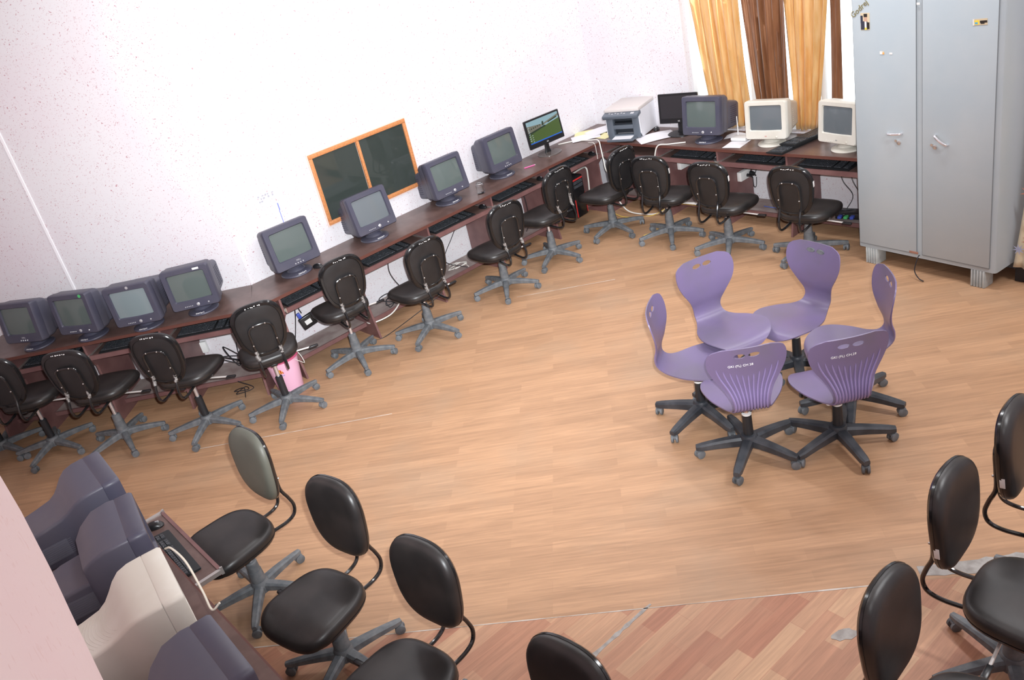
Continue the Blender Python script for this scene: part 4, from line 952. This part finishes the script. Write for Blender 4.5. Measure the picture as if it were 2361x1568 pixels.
tangle('black leads tangled around the dark network box', (2.43, .27), .10, .125, .20, CBLACK, .003, 9, 10)
cable('thin red wire hanging under the back desk beside the grey cupboard', [(1.98, .42, .60), (2.0, .42, .50), (1.95, .42, .44), (2.02, .42, .36)], .0025, CRED)
cable('blue lead among the cables below the back desk', [(1.62, .30, .125), (1.75, .26, .14), (1.88, .30, .125), (1.95, .35, .2)], .004, mat('blue_cable', (.10, .16, .5), .5))
cable('cream cable draped over the front of the cream monitor seen from behind', [(2.93, -5.60, 1.13), (3.0, -5.59, 1.16), (3.13, -5.585, 1.155), (3.27, -5.60, 1.10), (3.34, -5.61, 1.06), (3.36, -5.58, 1.08)], .0042, mat('cream_cable', (.70, .66, .56), .5))
cable('short black lead poking out from under the cupboard door', [(3.32, -.285, .155), (3.33, -.33, .16), (3.32, -.36, .07), (3.36, -.38, .02), (3.40, -.39, .008)], .004, CBLACK)

# ------------------------------------------------------------------ steel cupboard
cab = thing('steel_cupboard', 'tall grey steel cupboard with two doors and fluted feet', 'cupboard', (2.812, -.213, 0), R(-7.3))
CW, CD, CZ0, CZ1 = 1.068, .48, .13, 1.99
mb = MB(); rr = .022
pl = [(0, CD), (0, rr), (rr*.3, rr*.3), (rr, 0), (CW-rr, 0), (CW-rr*.3, rr*.3), (CW, rr), (CW, CD)]
mb.prism(pl, lambda a, b, d: Vector((a, b, d)), CZ0, CZ1); mb.build('body', STEELC, cab)
def door(u0, u1, hx, hang, kx, nm_lab):
    mb = MB(); mb.rbox(((u0+u1)/2, -.004, (.165+1.955)/2), (u1-u0, .010, 1.79), .003); d_ = mb.build('door', STEELC, cab)
    g = MB(); t_ = .0015
    for a0, a1, b0, b1 in ((u0-t_, u0, .162, 1.957), (u1, u1+t_, .162, 1.957), (u0, u1, .161, .1645)): g.box(((a0+a1)/2, -.0035, (b0+b1)/2), (a1-a0, .0095, b1-b0))
    g.build('door_gap', STEELD, d_, smooth=0)
    M = Matrix.Translation((hx[0], -.012, hx[1])) @ Matrix.Rotation(R(hang), 4, 'Y')
    h = MB(); h.tube(spline([(-.055, .003, 0), (-.045, -.018, 0), (0, -.026, 0), (.045, -.018, 0), (.055, .003, 0)], 5), .007, 8); h.xf(M @ Matrix.Diagonal((1, 1, 1.2, 1))).build('handle', CHROME, d_)
    k = MB(); k.lathe([(.016, 0), (.016, .006), (.010, .009)], 14, (kx[0], -.009, kx[1]), M=Matrix.Rotation(R(90), 3, 'X')); k.lathe([(.010, 0), (.010, .007)], 12, (kx[0]-.022, -.009, kx[1]+.012), M=Matrix.Rotation(R(90), 3, 'X')); k.build('lock', STEEL, d_)
    return d_
dl = door(.018, .490, (.330, 1.052), -4, (.361, .988), 'left'); dr = door(.535, 1.026, (.675, 1.035), 35, (.629, .983), 'right')
def sticker(nm, u, z, w, h, mats, rects, par, rot=0):
    mb = MB(); mb.box((0, -.0006, 0), (w, .0012, h), 0)
    for i, (a, b, c, d, mi) in enumerate(rects): mb.box((((a+b)/2-.5)*w, -.0014-.0002*i, ((c+d)/2-.5)*h), ((b-a)*w, .0006, (d-c)*h), mi)
    mb.xf(Matrix.Translation((u, -.0095, z)) @ Matrix.Rotation(R(rot), 4, 'Y')); return mb.build(nm, mats, par, smooth=0)
ST = [mat('sticker_tan', (.62, .52, .36), .5), mat('sticker_navy', (.03, .035, .06), .5), mat('sticker_skin', (.55, .34, .25), .5), mat('sticker_hair', (.02, .016, .014), .5), WHITEP, YEL, mat('sticker_cyan', (.10, .40, .60), .5), mat('sticker_orange', (.80, .40, .12), .5)]
sticker('photo_sticker', .118, 1.812, .070, .112, ST, [(.02, .75, .02, .52, 1), (.0, .25, .4, .85, 1), (.40, .72, .50, .80, 2), (.36, .74, .76, .95, 3), (.45, .65, .06, .50, 4), (.45, .68, .02, .14, 5), (.72, .98, .05, .45, 3)], dl)['label'] = 'small photo sticker of a person in a dark jacket'
sticker('logo_sticker', .915, 1.795, .092, .038, ST, [(.0, .10, 0, 1, 4), (.12, .45, .1, .8, 5), (.15, .35, .2, .5, 6), (.5, .98, .35, .7, 3), (.55, .80, .2, .45, 3)], dr, -3)
sticker('paper_scrap', .242, 1.604, .034, .02, ST, [(0, .6, 0, 1, 4), (.6, 1, 0, .6, 7)], dl); sticker('paper_scrap', .308, 1.600, .022, .012, [WHITEP], [], dl); sticker('paper_scrap', .508, 1.915, .022, .014, [WHITEP], [], cab)
tm = text_mb('Godrej', .055, .0015); tm.xf(Matrix.Translation((.075, -.0105, 1.895)) @ Matrix.Rotation(R(-38), 4, 'Y') @ Matrix.Rotation(R(90), 4, 'X') @ Matrix.Shear('XZ', 4, (0, 0))).build('badge', mat('tarnished_brass', (.34, .30, .14), .4, .6), dl, smooth=0)
MB().rbox((.47, -.0105, .172), (.07, .003, .018), .001).build('bent_corner', RUST, dl)
for u in (.050, CW-.185):
    mb = MB(); mb.rbox((u+.06, .055, .065), (.104, .10, .13), .004)
    for i in range(5): mb.rbox((u+.018+i*.021, .003, .065), (.013, .012, .128), .004)
    mb.build('foot', mat('worn_foot_paint', (.46, .50, .50), .6, col2=(.36, .39, .40), scale=16), cab)
for u in (.050, CW-.185): MB().rbox((u+.06, CD-.06, .065), (.118, .10, .13), .004).build('foot', STEELC, cab)

# ------------------------------------------------------------------ curtains
def curtain(name, label, top, bot, ztop, zbot, y, folds, amp, m, hem=0.0, seed=1, back=False, grp=None):
    """hanging cloth: top/bot = (x0, x1) at head and hem"""
    random.seed(seed); nu, nv = folds*10, 36; ph = [random.uniform(-.5, .5) for _ in range(folds+2)]; wd = [random.uniform(.6, 1.3) for _ in range(folds+2)]
    mb = MB(); vs = []; fs = []
    for j in range(nv+1):
        v = j/nv; e = v**1.6
        x0 = top[0]+(bot[0]-top[0])*e; x1 = top[1]+(bot[1]-top[1])*e
        for i in range(nu+1):
            u = i/nu; k = u*folds; f = int(min(k, folds-1)); ww = wd[f]*(1-(k-f))+wd[f+1]*(k-f); pp = ph[f]*(1-(k-f))+ph[f+1]*(k-f)
            a = 2*math.pi*k+pp*(1+1.5*v)+.8*math.sin(2.2*v+f)
            d = amp*ww*(.55+.45*v)*math.sin(a)+amp*.35*math.sin(2.3*a+3*v)
            xx = x0+(x1-x0)*(u+.018*math.sin(a*1.0+1.2))
            zz = ztop+(zbot-ztop)*v + hem*math.sin(math.pi*u)*v**3
            vs.append((xx, y+d+.02*math.sin(3*v+u*4), zz))
    for j in range(nv):
        for i in range(nu): a = j*(nu+1)+i; fs.append((a, a+1, a+nu+2, a+nu+1))
    mb.add(vs, fs); o = mb.build(name, m, smooth=80); md = o.modifiers.new('thickness', 'SOLIDIFY'); md.thickness = .002
    return tag(o, label, 'curtain', grp)
GC = 'curtains at the daylight window'
curtain('curtain', 'gold satin curtain nearest the room corner', (.775, 1.37), (.99, 1.38), 2.54, .775, .548, 5, .034, GOLD, 0, 2, grp=GC)
curtain('curtain', 'brown satin curtain in the middle of the window', (1.33, 1.84), (1.49, 1.78), 2.54, .82, .545, 6, .028, BROWN, 0, 5, grp=GC)
curtain('curtain', 'gold satin curtain gathered to a point behind the cream monitors', (1.75, 2.25), (1.84, 2.05), 2.54, .775, .546, 5, .030, GOLD, 0, 9, grp=GC)
curtain('curtain', 'narrow strip of brown patterned curtain beside the second gold one', (2.20, 2.31), (2.17, 2.27), 2.54, .84, .553, 2, .008, BROWN, 0, 11, grp=GC)
# floral cloth beside the cupboard, over a black box
fc = curtain('floral_curtain', 'cream floral cloth hanging beside the grey cupboard at the right frame edge', (4.02, 4.9), (3.905, 4.9), 1.9, .125, -.20, 5, .012, FLORAL_BASE, 0, 4)
def flower(x, z, s, m, nm):
    mb = MB()
    for k in range(8):
        a = 2*math.pi*k/8+.2; pts = [(0, 0), (.35, .13), (1, 0), (.35, -.13)]
        mb.prism([(x+s*(p*math.cos(a)-q*math.sin(a)), z+s*(p*math.sin(a)+q*math.cos(a))) for p, q in pts], lambda a_, b_, d: Vector((a_, d, b_)), -.2275, -.2265)
    return mb.build(nm, m, fc, smooth=0)
flower(3.962, .275, .042, FLB, 'blue_flower_print'); flower(4.025, .34, .05, FLR, 'rust_flower_print'); flower(4.02, .50, .04, FLB, 'blue_flower_print'); flower(4.01, .68, .06, FLR, 'rust_flower_print')
mb = MB(); mb.rbox((4.25, -.06, .07), (.66, .20, .14), .01); tag(mb.build('storage_box', mat('black_box', (.02, .021, .026), .6)), 'low black box on the floor below the floral cloth', 'box')
